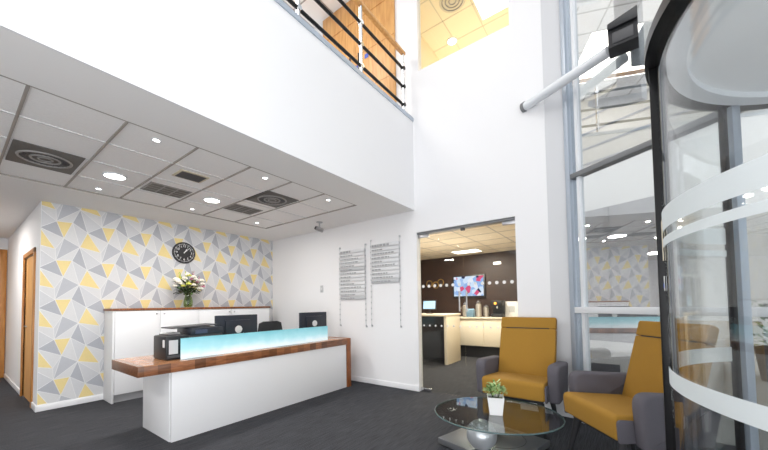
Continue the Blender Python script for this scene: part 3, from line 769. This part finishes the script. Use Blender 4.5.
for i, h in enumerate(heads):
    m = M['petal'] if i % 5 else M['petal_y']
    if i in (7, 23, 12): m = M['petal_p']
    b = MB(); r = rnd.uniform(.024, .036)
    b.sphere(h, r*.7, m, u=10, v=8)
    for ring, n, rad, tl in ((0, 5, .55, .5), (1, 7, .9, .15)):
        for k in range(n):
            a = 2*PI*k/n+ring*.4
            b.sphere((h[0]+r*rad*math.cos(a), h[1]+r*rad*math.sin(a), h[2]+r*(.15-.35*ring)), r*.6, m, sc=(1, .8, .8), u=8, v=6)
    b.build('rose' if m is M['petal'] else 'blossom', t, 60)
for x, y, z in ((-.12, .0, .54), (.07, 0, .565), (-.05, -.03, .55), (.16, .02, .50)):
    b = MB(); b.tube([(x*.2, y, .25), (x*.7, y, .42), (x, y, z)], .003, M['leaf'], seg=5)
    for k in range(7): b.sphere((x+rnd.uniform(-.014, .014), y+rnd.uniform(-.012, .012), z-.075+k*.013), .011-.0009*k, M['petal_y'] if x < 0 else M['petal_p'], u=8, v=6)
    b.build('bud_spike', t, 60)

# ------------------------------------------------------------------ reception desk
t = thing('reception_desk', 'long white reception desk with walnut block counter and waterfall end', 'desk', (1.0, 3.235, 0))
DX = 1.0
def bx(b, x0, x1, y0, y1, z0, z1, m, bev=.002): return b.box(x0-DX, x1-DX, y0-3.235, y1-3.235, z0, z1, m, bev)
b = MB(); bx(b, 1.212, 3.50, 3.255, 3.285, .0, .622, M['white']); b.build('front_panel', t)
b = MB(); bx(b, 1.205, 1.235, 3.286, 3.93, .0, .622, M['white']); b.build('end_panel', t)
b = MB(); bx(b, 1.2355, 3.50, 3.286, 3.93, .55, .622, M['white']); b.build('carcass', t)
for x in (1.45, 2.05):
    b = MB(); bx(b, x, x+.42, 3.40, 3.9, .03, .549, M['white']); dr = b.build('drawer_pedestal', t)
    for z in (.06, .225, .39):
        b = MB(); bx(b, x+.01, x+.41, 3.9, 3.918, z, z+.15, M['white2']); b.build('drawer_front', dr)
b = MB(); bx(b, .955, 3.51, 3.24, 3.95, .6225, .708, M['walnut'], .003); b.build('countertop', t)
b = MB(); bx(b, .957, 3.505, 3.242, 3.948, .7082, .7122, M['walnut_top'], 0); b.build('top_veneer', t)
b = MB(); bx(b, 3.511, 3.585, 3.24, 3.95, 0, .712, M['walnut_end'], .003); b.build('waterfall_leg', t)

t = thing('glass_screen', 'long teal tinted frosted glass screen along the reception counter', 'screen', (1.325, 3.36, .7125))
b = MB(); b.box(0, 1.9, -.006, .006, .0, .198, M['screen'], .001); b.build('glass_panel', t)
for x in (.12, .95, 1.78):
    b = MB(); b.box(x-.03, x+.03, .0062, .03, 0, .06, M['steel'], .003); b.build('clamp', t)

ZD = .7122
def monitor(loc, rz, w, h, zb, lb):
    t = thing('monitor', lb, 'monitor', loc, rz, 'monitors on the reception desk')
    b = MB(); b.box(-w/2, w/2, -.02, .012, zb, zb+h, M['navy'], .006); b.box(-w*.3, w*.3, -.04, -.02, zb+h*.2, zb+h*.8, M['navy'], .008); b.build('casing', t)
    b = MB(); b.box(-w/2+.012, w/2-.012, .0122, .0135, zb+.016, zb+h-.012, M['black']); b.build('screen', t)
    b = MB(); b.box(-.03, .03, -.065, -.041, .012, zb+h*.26, M['dgrey'], .004); b.box(-.11, .11, -.13, .07, 0, .012, M['dgrey'], .004); b.build('stand', t)
    b = MB(); b.cyl((.0, -.0405, zb+h*.42), (.0, -.044, zb+h*.42), .045, M['paper'], seg=24); b.build('emblem', t)
    return t
monitor((2.125, 3.80, ZD), R(0), .535, .30, .09, 'dark monitor seen from behind, the nearer one in the middle of the desk')
monitor((3.33, 3.78, ZD), R(-4), .50, .29, .10, 'dark monitor seen from behind at the far right end of the desk')

# compact printer and the bigger multifunction machine
t = thing('label_printer', 'small black printer with white label at the left end of the counter', 'printer', (1.315, 3.53, ZD), 0)
b = MB(); b.box(-.105, .10, -.14, .16, .0, .225, M['black'], .014); b.box(-.07, .06, -.10, .12, .2255, .236, M['dgrey'], .004); b.build('casing', t)
b = MB(); b.box(-.078, -.002, -.1425, -.1402, .055, .185, M['sign_grey']); b.build('front_label', t)
b = MB(); b.box(-.1085, -.1052, -.12, -.08, .12, .19, M['paper']); b.build('sticker', t)
b = MB(); b.box(-.09, .09, -.152, -.1402, .02, .045, M['dgrey'], .003); b.build('paper_slot', t)
t = thing('office_printer', 'wide dark multifunction printer with raised lid behind the glass screen', 'printer', (1.65, 3.75, ZD), 0)
b = MB(); b.box(-.19, .19, -.17, .18, 0, .20, M['dgrey'], .01); b.build('casing', t)
b = MB(); b.box(-.14, .19, -.17, .18, .2005, .275, M['navy'], .008); b.build('control_panel', t)
b = MB(); b.obox((-.065, .04, .289), (.46, .27, .014), 0, M['dgrey'], .006, tilt=(R(-2), 'Y')); b.build('lid', t)
b = MB(); b.box(-.10, .02, -.176, -.1702, .215, .255, mat('printer_display', srgb(74, 84, 108), .3)); b.build('display', t)
b = MB(); b.box(-.32, -.1905, -.03, .15, .21, .232, M['paper'], .003); b.build('paper_tray', t)

# staff chair behind the desk
t = thing('office_chair', 'black mesh office chair behind the reception desk', 'chair', (3.0, 4.12, 0), R(180))
b = MB(); b.box(-.24, .24, -.24, .24, .42, .49, M['black2'], .03); b.build('seat', t)
b = MB(); b.prism([(-.205, .56), (.205, .56), (.22, .80), (.19, .945), (.12, .97), (-.12, .97), (-.19, .945), (-.22, .80)], -.29, -.25, 'y', M['black2'], .012); b.build('backrest', t)
b = MB(); b.box(-.03, .03, -.315, -.291, .38, .75, M['black'], .006); b.box(-.03, .03, -.30, .05, .385, .418, M['black'], .006); b.build('back_support', t)
b = MB(); b.cyl((0, 0, .08), (0, 0, .385), .028, M['chrome'], seg=16); b.build('gas_lift', t)
for k in range(5):
    a = 2*PI*k/5+.3
    b = MB(); b.cyl((.02*math.cos(a), .02*math.sin(a), .10), (.28*math.cos(a), .28*math.sin(a), .075), .022, M['black'], .014, 10)
    lg = b.build('base_arm', t)
    b = MB(); b.cyl((.28*math.cos(a)-.02*math.sin(a), .28*math.sin(a)+.02*math.cos(a), .03), (.28*math.cos(a)+.02*math.sin(a), .28*math.sin(a)-.02*math.cos(a), .03), .03, M['black'], seg=14); b.build('caster', lg)
for s in (-1, 1):
    b = MB(); b.box(s*.27-.03, s*.27+.03, -.15, .12, .655, .685, M['black'], .01); b.box(s*.27-.012, s*.27+.012, -.05, .0, .45, .655, M['black'], .004)
    b.box(min(s*.10, s*.27), max(s*.10, s*.27), -.045, -.005, .405, .42, M['black']); b.build('armrest', t)

# ------------------------------------------------------------------ lounge armchairs
def rounded(pts, rads, n=5):
    """round the corners of a 2D polygon"""
    out = []; N_ = len(pts)
    for i in range(N_):
        p0, p, p1 = Vector(pts[i-1]), Vector(pts[i]), Vector(pts[(i+1) % N_]); r = rads[i]
        if r <= 0: out.append(tuple(p)); continue
        a = (p0-p).normalized(); c = (p1-p).normalized(); ang = a.angle(c)
        tl = r/math.tan(ang/2); s0, s1 = p+a*tl, p+c*tl
        for k in range(n+1):
            u = k/n; q = s0*(1-u)**2+p*2*u*(1-u)+s1*u*u; out.append(tuple(q))
    return out
def armchair(loc, rz, lb):
    t = thing('lounge_armchair', lb, 'armchair', loc, rz, 'mustard lounge armchairs around the coffee table')
    Wm = M['mustard']; G = M['grey_fab']; w = .28
    b = MB(); b.prism(rounded([(.268, .318), (.285, .485), (-.22, .447), (-.20, .318)], [.02, .045, .0, 0]), -w, w, 'x', Wm, .014, 3); b.build('seat', t, 50)
    # backrest leans back; the head section is split off by a seam
    def bp(u, v): # u up the back, v backwards
        th = R(15.75); return (-.192-u*math.sin(th)-v*math.cos(th), .424+u*math.cos(th)-v*math.sin(th))
    H = .642
    b = MB(); b.prism(rounded([bp(0, 0), bp(H-.125, 0), bp(H-.125, .08), bp(-.05, .08)], [0, .012, .012, 0]), -w, w, 'x', Wm, .014, 3); b.build('backrest', t, 50)
    b = MB(); b.prism(rounded([bp(H-.123, .0), bp(H, 0), bp(H, .08), bp(H-.123, .08)], [.012, .02, .03, .012]), -w, w, 'x', Wm, .014, 3); b.build('headrest', t, 50)
    b = MB(); b.prism([bp(H-.128, -.0015), bp(H-.120, -.0015), bp(H-.120, .07), bp(H-.128, .07)], -w*.78, w*.78, 'x', M['black2']); b.build('seam', t, 0)
    for s in (-1, 1):
        x0, x1 = sorted((s*(w+.004), s*(w+.104)))
        b = MB(); b.prism(rounded([(.16, .285), (.185, .635), (-.34, .60), (-.26, .285)], [.03, .085, .03, .02], 7), x0, x1, 'x', G, .026, 3); b.build('armrest', t, 50)
        x0, x1 = sorted((s*(w+.001), s*(w+.016)))
        b = MB(); b.prism(rounded([(.262, .305), (.272, .455), (.10, .44), (.10, .305)], [.02, .03, 0, 0]), x0, x1, 'x', G, .004); b.build('seat_side', t, 50)
    b = MB(); b.box(-.25, .25, -.25, .22, .285, .317, M['black2'], .006); b.build('seat_base', t)
    for sx in (-1, 1):
        for sy, yy in ((1, .19), (-1, -.22)):
            b = MB(); b.cyl((sx*.23, yy, .285), (sx*.275, yy+sy*.055, 0), .030, M['black2'], .014, 12); b.build('leg', t, 60)
    return t
A1 = armchair((3.39, .815, 0), R(178-90), 'mustard armchair with grey arms standing against the white end wall')
A2 = armchair((2.888, -.01, 0), R(127.3-90), 'mustard armchair with grey arms between the window and the revolving door')

# ------------------------------------------------------------------ coffee table
TC = (2.685, .838)
OVAL = Matrix.Rotation(R(17.2), 4, 'Z') @ Matrix.Diagonal((.435, .492, 1, 1))
t = thing('coffee_table', 'oval smoked glass coffee table on silver ball and grey metal plate', 'table', (TC[0], TC[1], 0))
b = MB(); b.lathe([(0, .290), (1, .290), (1, .302), (0, .302)], M['table_glass'], seg=72, cap=False); b.bm.transform(OVAL); tp = b.build('table_top', t, 30)
b = MB(); b.tube([OVAL @ Vector((1.003*math.cos(q*PI/48), 1.003*math.sin(q*PI/48), .296)) for q in range(96)], .0065, M['table_edge'], seg=8, closed=True); b.build('polished_edge', tp, 60)
b = MB(); b.sphere((2.49-TC[0]+.0, .893-TC[1], .175), .1148, M['ball'], u=40, v=24); b.build('ball_support', t, 60)
b = MB(); b.obox((.05, .045, .035), (.65, .65, .05), R(-15), M['slab'], .006); b.build('base_plate', t)
b = MB(); b.tube([(.10+.2*math.cos(q*PI/32), .0+.2*math.sin(q*PI/32), .0605) for q in range(64)], .003, M['dgrey'], seg=6, closed=True); b.build('base_ring', t)
b = MB()
for sx in (-1, 1):
    for sy in (-1, 1): b.cyl((.05+sx*.25, .045+sy*.25, 0), (.05+sx*.25, .045+sy*.25, .011), .02, M['black2'], seg=12)
b.build('foot', t)

t = thing('potted_plant', 'small green plant in white square pot on the glass coffee table', 'plant', (2.655, .829, .3025), R(20))
b = MB()
def sq(h0, h1, a, c): return [(a, h0), (c, h1)]
v = []
for z, h in ((0, .048), (.14, .064), (.14, .057), (.12, .055)):
    v.append([b.bm.verts.new((sx*h, sy*h, z)) for sx, sy in ((-1, -1), (1, -1), (1, 1), (-1, 1))])
fs = [b.bm.faces.new(v[0][::-1]), b.bm.faces.new(v[3])]
for p, q in zip(v, v[1:]):
    for k in range(4): fs.append(b.bm.faces.new((p[k], p[(k+1) % 4], q[(k+1) % 4], q[k])))
b._fin(fs, M['pot']); b.bm.faces.ensure_lookup_table(); fs[1].material_index = b.mi(M['soil'])
b.build('pot', t, 0)
b = MB(); rnd = random.Random(11)
for k in range(220):
    a = rnd.uniform(0, 2*PI); q = rnd.random(); rr = .10*math.sqrt(q); zz = .15+.09*(1-q)*rnd.uniform(.3, 1.1)+rnd.uniform(0, .02)
    leafblade(b, (rr*.8*math.cos(a), rr*.8*math.sin(a), zz), (math.cos(a), math.sin(a), rnd.uniform(.1, 1.6)), rnd.uniform(.02, .038), rnd.uniform(.006, .011), rnd.choice([M['leaf'], M['leaf_l'], M['leaf_l']]))
b.build('foliage', t, 0)
b = MB()
for k in range(16):
    a = rnd.uniform(0, 2*PI); b.tube([(.02*math.cos(a), .02*math.sin(a), .118), (.05*math.cos(a), .05*math.sin(a), .18), (.06*math.cos(a), .06*math.sin(a), .22)], .0015, M['leaf_d'], seg=5)
b.build('stems', t)

# ------------------------------------------------------------------ glazed facade
S1 = 1.485; S2 = 3.19
w = thing('window_1', 'tall grey framed glazing beside the revolving door', 'window', (F0.x, F0.y, 0), FANG); struct(w); del w['category']
# local axes: x along the facade, y = inward (towards the hall is -y)
AL = M['alu']
b = MB(); b.box(0, .05, -.05, .05, 0, ZT, AL, .004); b.build('window_frame', w)
b = MB(); b.box(.11, .145, -.03, .03, .06, ZT, M['alu_w'], .003); b.build('window_frame', w)
b = MB(); b.box(S1-.03, S1+.03, -.05, .05, 0, ZT, AL, .004); b.build('window_frame', w)
b = MB(); b.box(.05, S1-.03, -.045, .045, 2.462, 2.512, M['alu_d'], .004); b.build('transom', w)
b = MB(); b.box(.05, S1-.03, -.045, .045, 4.75, 4.80, M['alu_d'], .004); b.build('transom', w)
b = MB(); b.box(.05, S1-.03, -.05, .045, 1.085, 1.145, M['alu_w'], .004); b.build('transom', w)
b = MB(); b.box(.05, S1-.03, -.06, .045, 0, .075, M['alu_w'], .004); b.build('sill', w)
b = MB(); b.box(.05, S1-.03, -.003, .003, .06, ZT, M['facade_glass']); b.build('window_pane', w, 0)
w2 = thing('window_2', 'glazing above and beyond the revolving door', 'window', (F0.x, F0.y, 0), FANG); struct(w2); del w2['category']
b = MB(); b.box(S1+.03, S2, -.003, .003, 2.75, ZT, M['facade_glass']); b.box(S2, 8.1, -.003, .003, .06, ZT, M['facade_glass']); b.build('window_pane', w2, 0)
for s in (2.34, 3.2, 4.4, 5.6, 6.8, 8.05):
    b = MB(); b.box(s-.03, s+.03, -.05, .05, 2.75 if s < 3.1 else 0, ZT, AL, .004); b.build('window_frame', w2)
for z in (2.75, 4.75): b = MB(); b.box(S1+.03, 8.05, -.045, .045, z, z+.05, M['alu_d'], .004); b.build('transom', w2)

# white steel bracket outside the glass
t = thing('facade_bracket', 'white steel bracket with curved foot outside the tall glazing', 'bracket', (F0.x, F0.y, 0), FANG)
b = MB(); b.box(.50, .70, .03, .10, 3.06, ZT-.02, M['alu_w'], .006); b.build('upright', t)
pts = [(.70, 3.06), (.70, 2.93), (.52, 2.98), (.36, 3.05), (.22, 3.14), (.22, 3.19), (.40, 3.16), (.50, 3.16), (.5, 3.30), (.7, 3.3)]
b = MB(); b.prism([(x, z) for x, z in pts], .031, .099, 'y', M['alu_w']); b.build('curved_foot', t)

# round white arm and the black floodlight at its end
t = thing('bracket_arm', 'round white arm reaching from the end wall to the black floodlight', 'bracket', (XE, .80, 3.431))
P1 = Vector((3.452, -.012, 3.431))-Vector((XE, .80, 3.431))
b = MB(); b.cyl((0, 0, 0), P1, .047, M['alu_w'], seg=20); b.build('arm', t, 60)
b = MB(); b.cyl((0, 0, 0), P1.normalized()*.035, .055, M['alu_d'], seg=20); b.build('wall_flange', t, 60)
t = thing('floodlight', 'black box floodlight at the end of the white arm', 'floodlight', (3.33, -.115, 3.40), R(-4))
b = MB(); b.prism([(-.075, -.10), (.09, -.10), (.11, .10), (-.075, .17)], -.115, .115, 'x', M['black2'], .01) if False else b.prism([(-.10, -.075), (.10, -.075), (.10, .115), (-.10, .165)], -.08, .08, 'x', M['black2'], .01)
b.build('casing', t)
b = MB(); b.box(-.087, -.081, -.07, .07, -.05, .045, M['dgrey'], .004); b.build('lens', t)
b = MB(); b.prism([(-.10, .07), (.10, .07), (.10, .12), (-.10, .17)], -.11, -.081, 'x', M['black'], .006); b.build('hood', t)

# ------------------------------------------------------------------ revolving door
DC = (1.977, -1.194); DR = 1.002; ZC = 2.361
t = thing('revolving_door', 'large curved glass revolving door with black rim and frosted bands', 'revolving door', (DC[0], DC[1], 0))
O = (0, 0)
AP = 84.6           # angle of the post between the two curved screens
b = MB(); b.arc_wall(O, DR-.004, DR+.004, 38, AP-1, .03, ZC, M['drum_glass'], 30); sc1 = b.build('curved_glass', t, 60)
b = MB(); b.arc_wall(O, DR-.004, DR+.004, AP+1, 134, .03, ZC, M['drum_glass'], 40); sc2 = b.build('curved_glass', t, 60)
b = MB(); b.arc_wall(O, DR-.004, DR+.004, 218, 314, .03, ZC, M['drum_glass'], 40); sc3 = b.build('curved_glass', t, 60)
zb = lambda z: 1.2+(z-1.2)*.86
for sc, a0, a1 in ((sc1, 38, AP-1), (sc2, AP+1, 134), (sc3, 218, 314)):
    b = MB()
    for z0, z1 in ((.745, .83), (1.58, 1.69), (1.495, 1.538)):
        if sc is sc1 and z1 == .83: z0, z1 = .775, .872
        b.arc_wall(O, DR+.005, DR+.0065, a0, a1, zb(z0), zb(z1), M['frost'], 40)
    b.build('frosted_bands', sc, 60)
for a, w_, m in ((AP, .034, 'black_metal'), (40, .03, 'black_metal'), (135.5, .034, 'black_metal'), (216.5, .034, 'black_metal'), (315.5, .034, 'black_metal')):
    c, s = math.cos(R(a)), math.sin(R(a))
    b = MB(); b.obox((DR*c, DR*s, ZC/2), (.03 if a == 40 else .06, w_, ZC-.004), R(a), M[m], .004); b.build('post', t)
b = MB(); a = 36.5; b.obox((DR*math.cos(R(a)), DR*math.sin(R(a)), ZC/2), (.05, .05, ZC-.004), R(a), M['alu'], .004); b.build('post', t)
# black rim of the canopy and its pale ceiling
b = MB(); b.arc_wall(O, DR-.035, DR+.045, 0, 360, ZC, ZC+.05, M['black_metal'], 96); b.arc_wall(O, DR-.12, DR-.02, 0, 360, ZC+.05, ZC+.14, M['black2'], 96)
b.build('canopy_rim', t, 40)
b = MB(); b.lathe([(0, ZC+.02), (DR-.035, ZC+.02), (DR-.035, ZC+.05), (0, ZC+.05)], mat('drum_ceiling', srgb(240, 241, 242), .5), seg=72, cap=False)
b.arc_wall(O, DR-.11, DR-.036, 0, 360, ZC-.012, ZC+.02, M['alu_w'], 72); b.build('drum_ceiling', t, 40)
b = MB(); b.lathe([(0, ZC+.14), (DR-.02, ZC+.14), (DR-.02, ZC+.16), (0, ZC+.16)], M['black2'], seg=72, cap=False); b.build('canopy_roof', t, 40)
b = MB(); b.cyl((0, 0, 0), (0, 0, ZC-.0), .05, M['alu'], seg=20); b.build('centre_column', t, 60)
for k in range(3):
    a = R(20+120*k); c, s = math.cos(a), math.sin(a)
    b = MB(); b.obox((c*.53, s*.53, 1.18), (.90, .008, 2.2), a, M['drum_glass']); wg = b.build('door_wing', t, 0)
    b = MB(); 
    for r_, L in ((.055, None), (.985, None)): b.obox((c*r_, s*r_, 1.18), (.04, .035, 2.3), a, M['alu'], .003)
    for z in (.07, 2.3): b.obox((c*.53, s*.53, z), (.90, .035, .08), a, M['alu'], .003)
    b.build('wing_frame', wg)
    b = MB(); b.obox((c*.53, s*.53, zb(.82)), (.89, .0105, .09), a, M['frost']); b.build('frosted_band', wg, 0)
b = MB(); b.lathe([(0, .002), (DR-.03, .002), (DR-.03, .006), (0, .006)], M['black2'], seg=72, cap=False); b.build('entrance_mat', t, 0)
# notices on the post side of the glass
a = AP+2.6
b = MB(); b.obox((DC[0]+DR*math.cos(R(a))*1.0085, DC[1]+DR*math.sin(R(a))*1.0085, 1.485), (.002, .045, .19), R(a), M['cream']); tag(b.build('notice'), 'pale paper notice stuck on the revolving door glass by its black post', 'notice')
b = MB(); b.obox((DC[0]+DR*math.cos(R(a))*1.0085, DC[1]+DR*math.sin(R(a))*1.0085, 1.28), (.002, .035, .07), R(a), M['paper']); b.obox((DC[0]+DR*math.cos(R(a))*1.0105, DC[1]+DR*math.sin(R(a))*1.0105, 1.27), (.002, .03, .02), R(a), M['blue']); tag(b.build('sticker'), 'small blue and white sticker below the notice on the revolving door', 'sticker')

# ------------------------------------------------------------------ outside
b = MB(); b.prism([(7.5, 2), (40, 2), (40, -40), (-20, -40), (-20, -6.5), (-.62, -6.5), tuple(fac(8.1, 0, .06))[:2], tuple(fac(0, 0, .06))[:2], (4.2, .4), (7.5, .5)], -.08, -.02, 'z', M['paving']); struct(b.build('ground', smooth=0), 'pale paving outside')
t = thing('office_building', 'pale rendered building with stone courses outside the glazing', 'building', (11, -2.5, -.02), R(-20))
b = MB(); b.box(0, 4, -5, 9, 0, 5.6, M['stone']); b.box(0, 4, -5, 9, 7.8, 12, M['stone']); b.build('wall', t, 0)
b = MB(); b.box(-.06, 4, -5, 9, 5.6, 7.8, M['stone_c'])
for z in (5.6, 6.1, 6.6, 7.1, 7.75): b.box(-.08, -.06, -5, 9, z, z+.06, M['alu_d'])
b.build('stone_band', t, 0)
b = MB(); b.box(-.12, -.0, 1.5, 8.9, 0, 4.1, M['grey_storey'])
for k in range(6): b.box(-.15, -.12, 1.5+k*1.25, 1.58+k*1.25, 0, 4.1, M['alu_d'])
b.build('dark_ground_storey', t, 0)
for y in (-4.4, -2.6):
    for z in (.9, 3.4):
        b = MB(); b.box(-.05, .02, y, y+1.1, z, z+1.5, M['alu_w'], .01); wn = b.build('window', t)
        b = MB(); b.box(-.07, -.05, y+.08, y+1.02, z+.08, z+1.42, M['sky_pane']); b.build('pane', wn)
t = thing('dark_building', 'dark clad building seen through the revolving door', 'building', (9.2, -10.6, -.02), R(-40))
b = MB(); b.box(0, 3, -3, 2.6, 2.6, 5.5, M['slate']); b.box(.2, 3, -3, 2.6, 0, 2.6, M['stone']); b.build('wall', t, 0)
for y in (-2.4, -.6, 1.2):
    b = MB(); b.box(.15, .21, y, y+1.2, .5, 2.1, M['alu_w'], .01); wn = b.build('window', t)
    b = MB(); b.box(.13, .15, y+.08, y+1.12, .58, 2.02, M['dgrey']); b.build('pane', wn)
for k, (x, y) in enumerate(((7.2, -1.9), (6.6, -2.6))):
    t = thing('planter_shrub', ('taller', 'shorter')[k]+' green shrub in a grey planter outside the revolving door', 'shrub', (x, y, -.02))
    b = MB(); b.lathe([(.2, 0), (.26, .5), (.23, .5), (.22, .45)], M['dgrey'], seg=24); b.build('planter', t)
    b = MB(); rnd = random.Random(k)
    for q in range(260):
        a = rnd.uniform(0, 2*PI); r_ = .34*math.sqrt(rnd.random()); z = rnd.uniform(.45, 1.2-.2*k)
        leafblade(b, (r_*math.cos(a), r_*math.sin(a), z), (math.cos(a), math.sin(a), rnd.uniform(-.2, 1)), rnd.uniform(.06, .12), .025, rnd.choice([M['leaf'], M['leaf_d']]))
    b.build('foliage', t, 0)

# ------------------------------------------------------------------ light
wd = bpy.data.worlds.new('world'); S.world = wd; wd.use_nodes = True
bg = wd.node_tree.nodes['Background']; bg.inputs['Color'].default_value = (.92, .96, 1, 1); bg.inputs['Strength'].default_value = 1.7
sl = bpy.data.lights.new('sun', 'SUN'); sl.energy = 3.2; sl.angle = R(3); so = bpy.data.objects.new('sun', sl); COL.objects.link(so)
so.rotation_euler = Vector((.55, .45, -.70)).to_track_quat('-Z', 'Y').to_euler()
area('atrium_light', (-.5, -.5, ZT-.05), (4, 4), 135)
area('atrium_light', (-2.5, -3, ZT-.05), (4, 4), 100)
pw = fac(5.7, 1.75, -.25)
area('added_fill', (-1.2, -.6, .35), (3.5, 2.5), 165, (.97, .98, 1), rot=(R(150), 0, R(-35)))  # unseen lamp added behind the camera, tilted up to lighten the reception ceiling
area('added_fill', pw, (4.4, 3.2), 165, (.96, .98, 1), rot=(PI/2, 0, FANG+PI))  # unseen lamp added inside the glazing to brighten the reception
area('added_fill', (-4.9, .5, 1.7), (5, 3.2), 100, (.96, .98, 1), rot=(PI/2, 0, -PI/2))  # unseen lamp added at the solid rear wall to brighten the hall
for x, y, e in ((.977, 4.02, 17), (1.925, 4.02, 17), (-1.0, 4.02, 20), (2.6, 4.1, 6)):  # last two have no fittings, added as fill for the reception
    area('reception_light', (x, y, ZS-.02), (.3,), e, (1, .975, .94), shape='DISK')
for x, y in ((.96, 2.905), (1.925, 2.9), (2.82, 2.9), (.975, 4.59), (1.94, 4.59), (2.893, 4.58)):
    area('downlight_lamp', (x, y, ZS-.004), (.05,), 2.2, (1, .95, .88), shape='DISK')
area('passage_light', (-.3, 7, ZS-.02), (.6, .6), 42, (1, .95, .9))
area('cafe_light', (6.2, 2.66, 2.33), (.6, .6), 56, (1, .92, .79))
area('cafe_light', (5.2, 2.0, 2.33), (.6, .6), 44, (1, .92, .79))
area('cafe_light', (5.4, 2.6, 1.3), (1.2, 1.2), 18, (1, .90, .76), rot=(PI, 0, 0))  # unseen up-facing lamp added to brighten the cafe ceiling
area('office_light', (5.6, 1.55, 4.2), (2, 1.5), 29, (1, .955, .87), rot=(PI, 0, 0))
area('landing_fill', (1.5, 4.0, 6.2), (2, 1.5), 90, (1, .95, .88))  # unseen lamp added to keep the landing from going dark

# ------------------------------------------------------------------ camera
f_, cy_, yaw, pitch, roll = 319.979, 293.165, .6296, .036, -.0159
F = Vector((math.cos(yaw)*math.cos(pitch), math.sin(yaw)*math.cos(pitch), math.sin(pitch)))
Rt = Vector((math.sin(yaw), -math.cos(yaw), 0)); Up = Rt.cross(F)
Rt, Up = Rt*math.cos(roll)+Up*math.sin(roll), Up*math.cos(roll)-Rt*math.sin(roll)
cam = bpy.data.cameras.new('camera'); co = bpy.data.objects.new('camera', cam); COL.objects.link(co)
mw = Matrix(((Rt.x, Up.x, -F.x, 0), (Rt.y, Up.y, -F.y, 0), (Rt.z, Up.z, -F.z, 1.2), (0, 0, 0, 1)))
co.matrix_world = mw
cam.sensor_width = 36; cam.sensor_fit = 'HORIZONTAL'; cam.lens = 36*f_/768; cam.shift_y = (cy_-225)/768; cam.clip_start = .05
S.camera = co
S.view_settings.view_transform = 'Standard'; S.view_settings.look = 'None'; S.view_settings.exposure = 0
S.cycles.max_bounces = 12; S.cycles.transparent_max_bounces = 24; S.cycles.diffuse_bounces = 6; S.cycles.glossy_bounces = 5
S.cycles.use_denoising = True; S.cycles.sample_clamp_indirect = 8
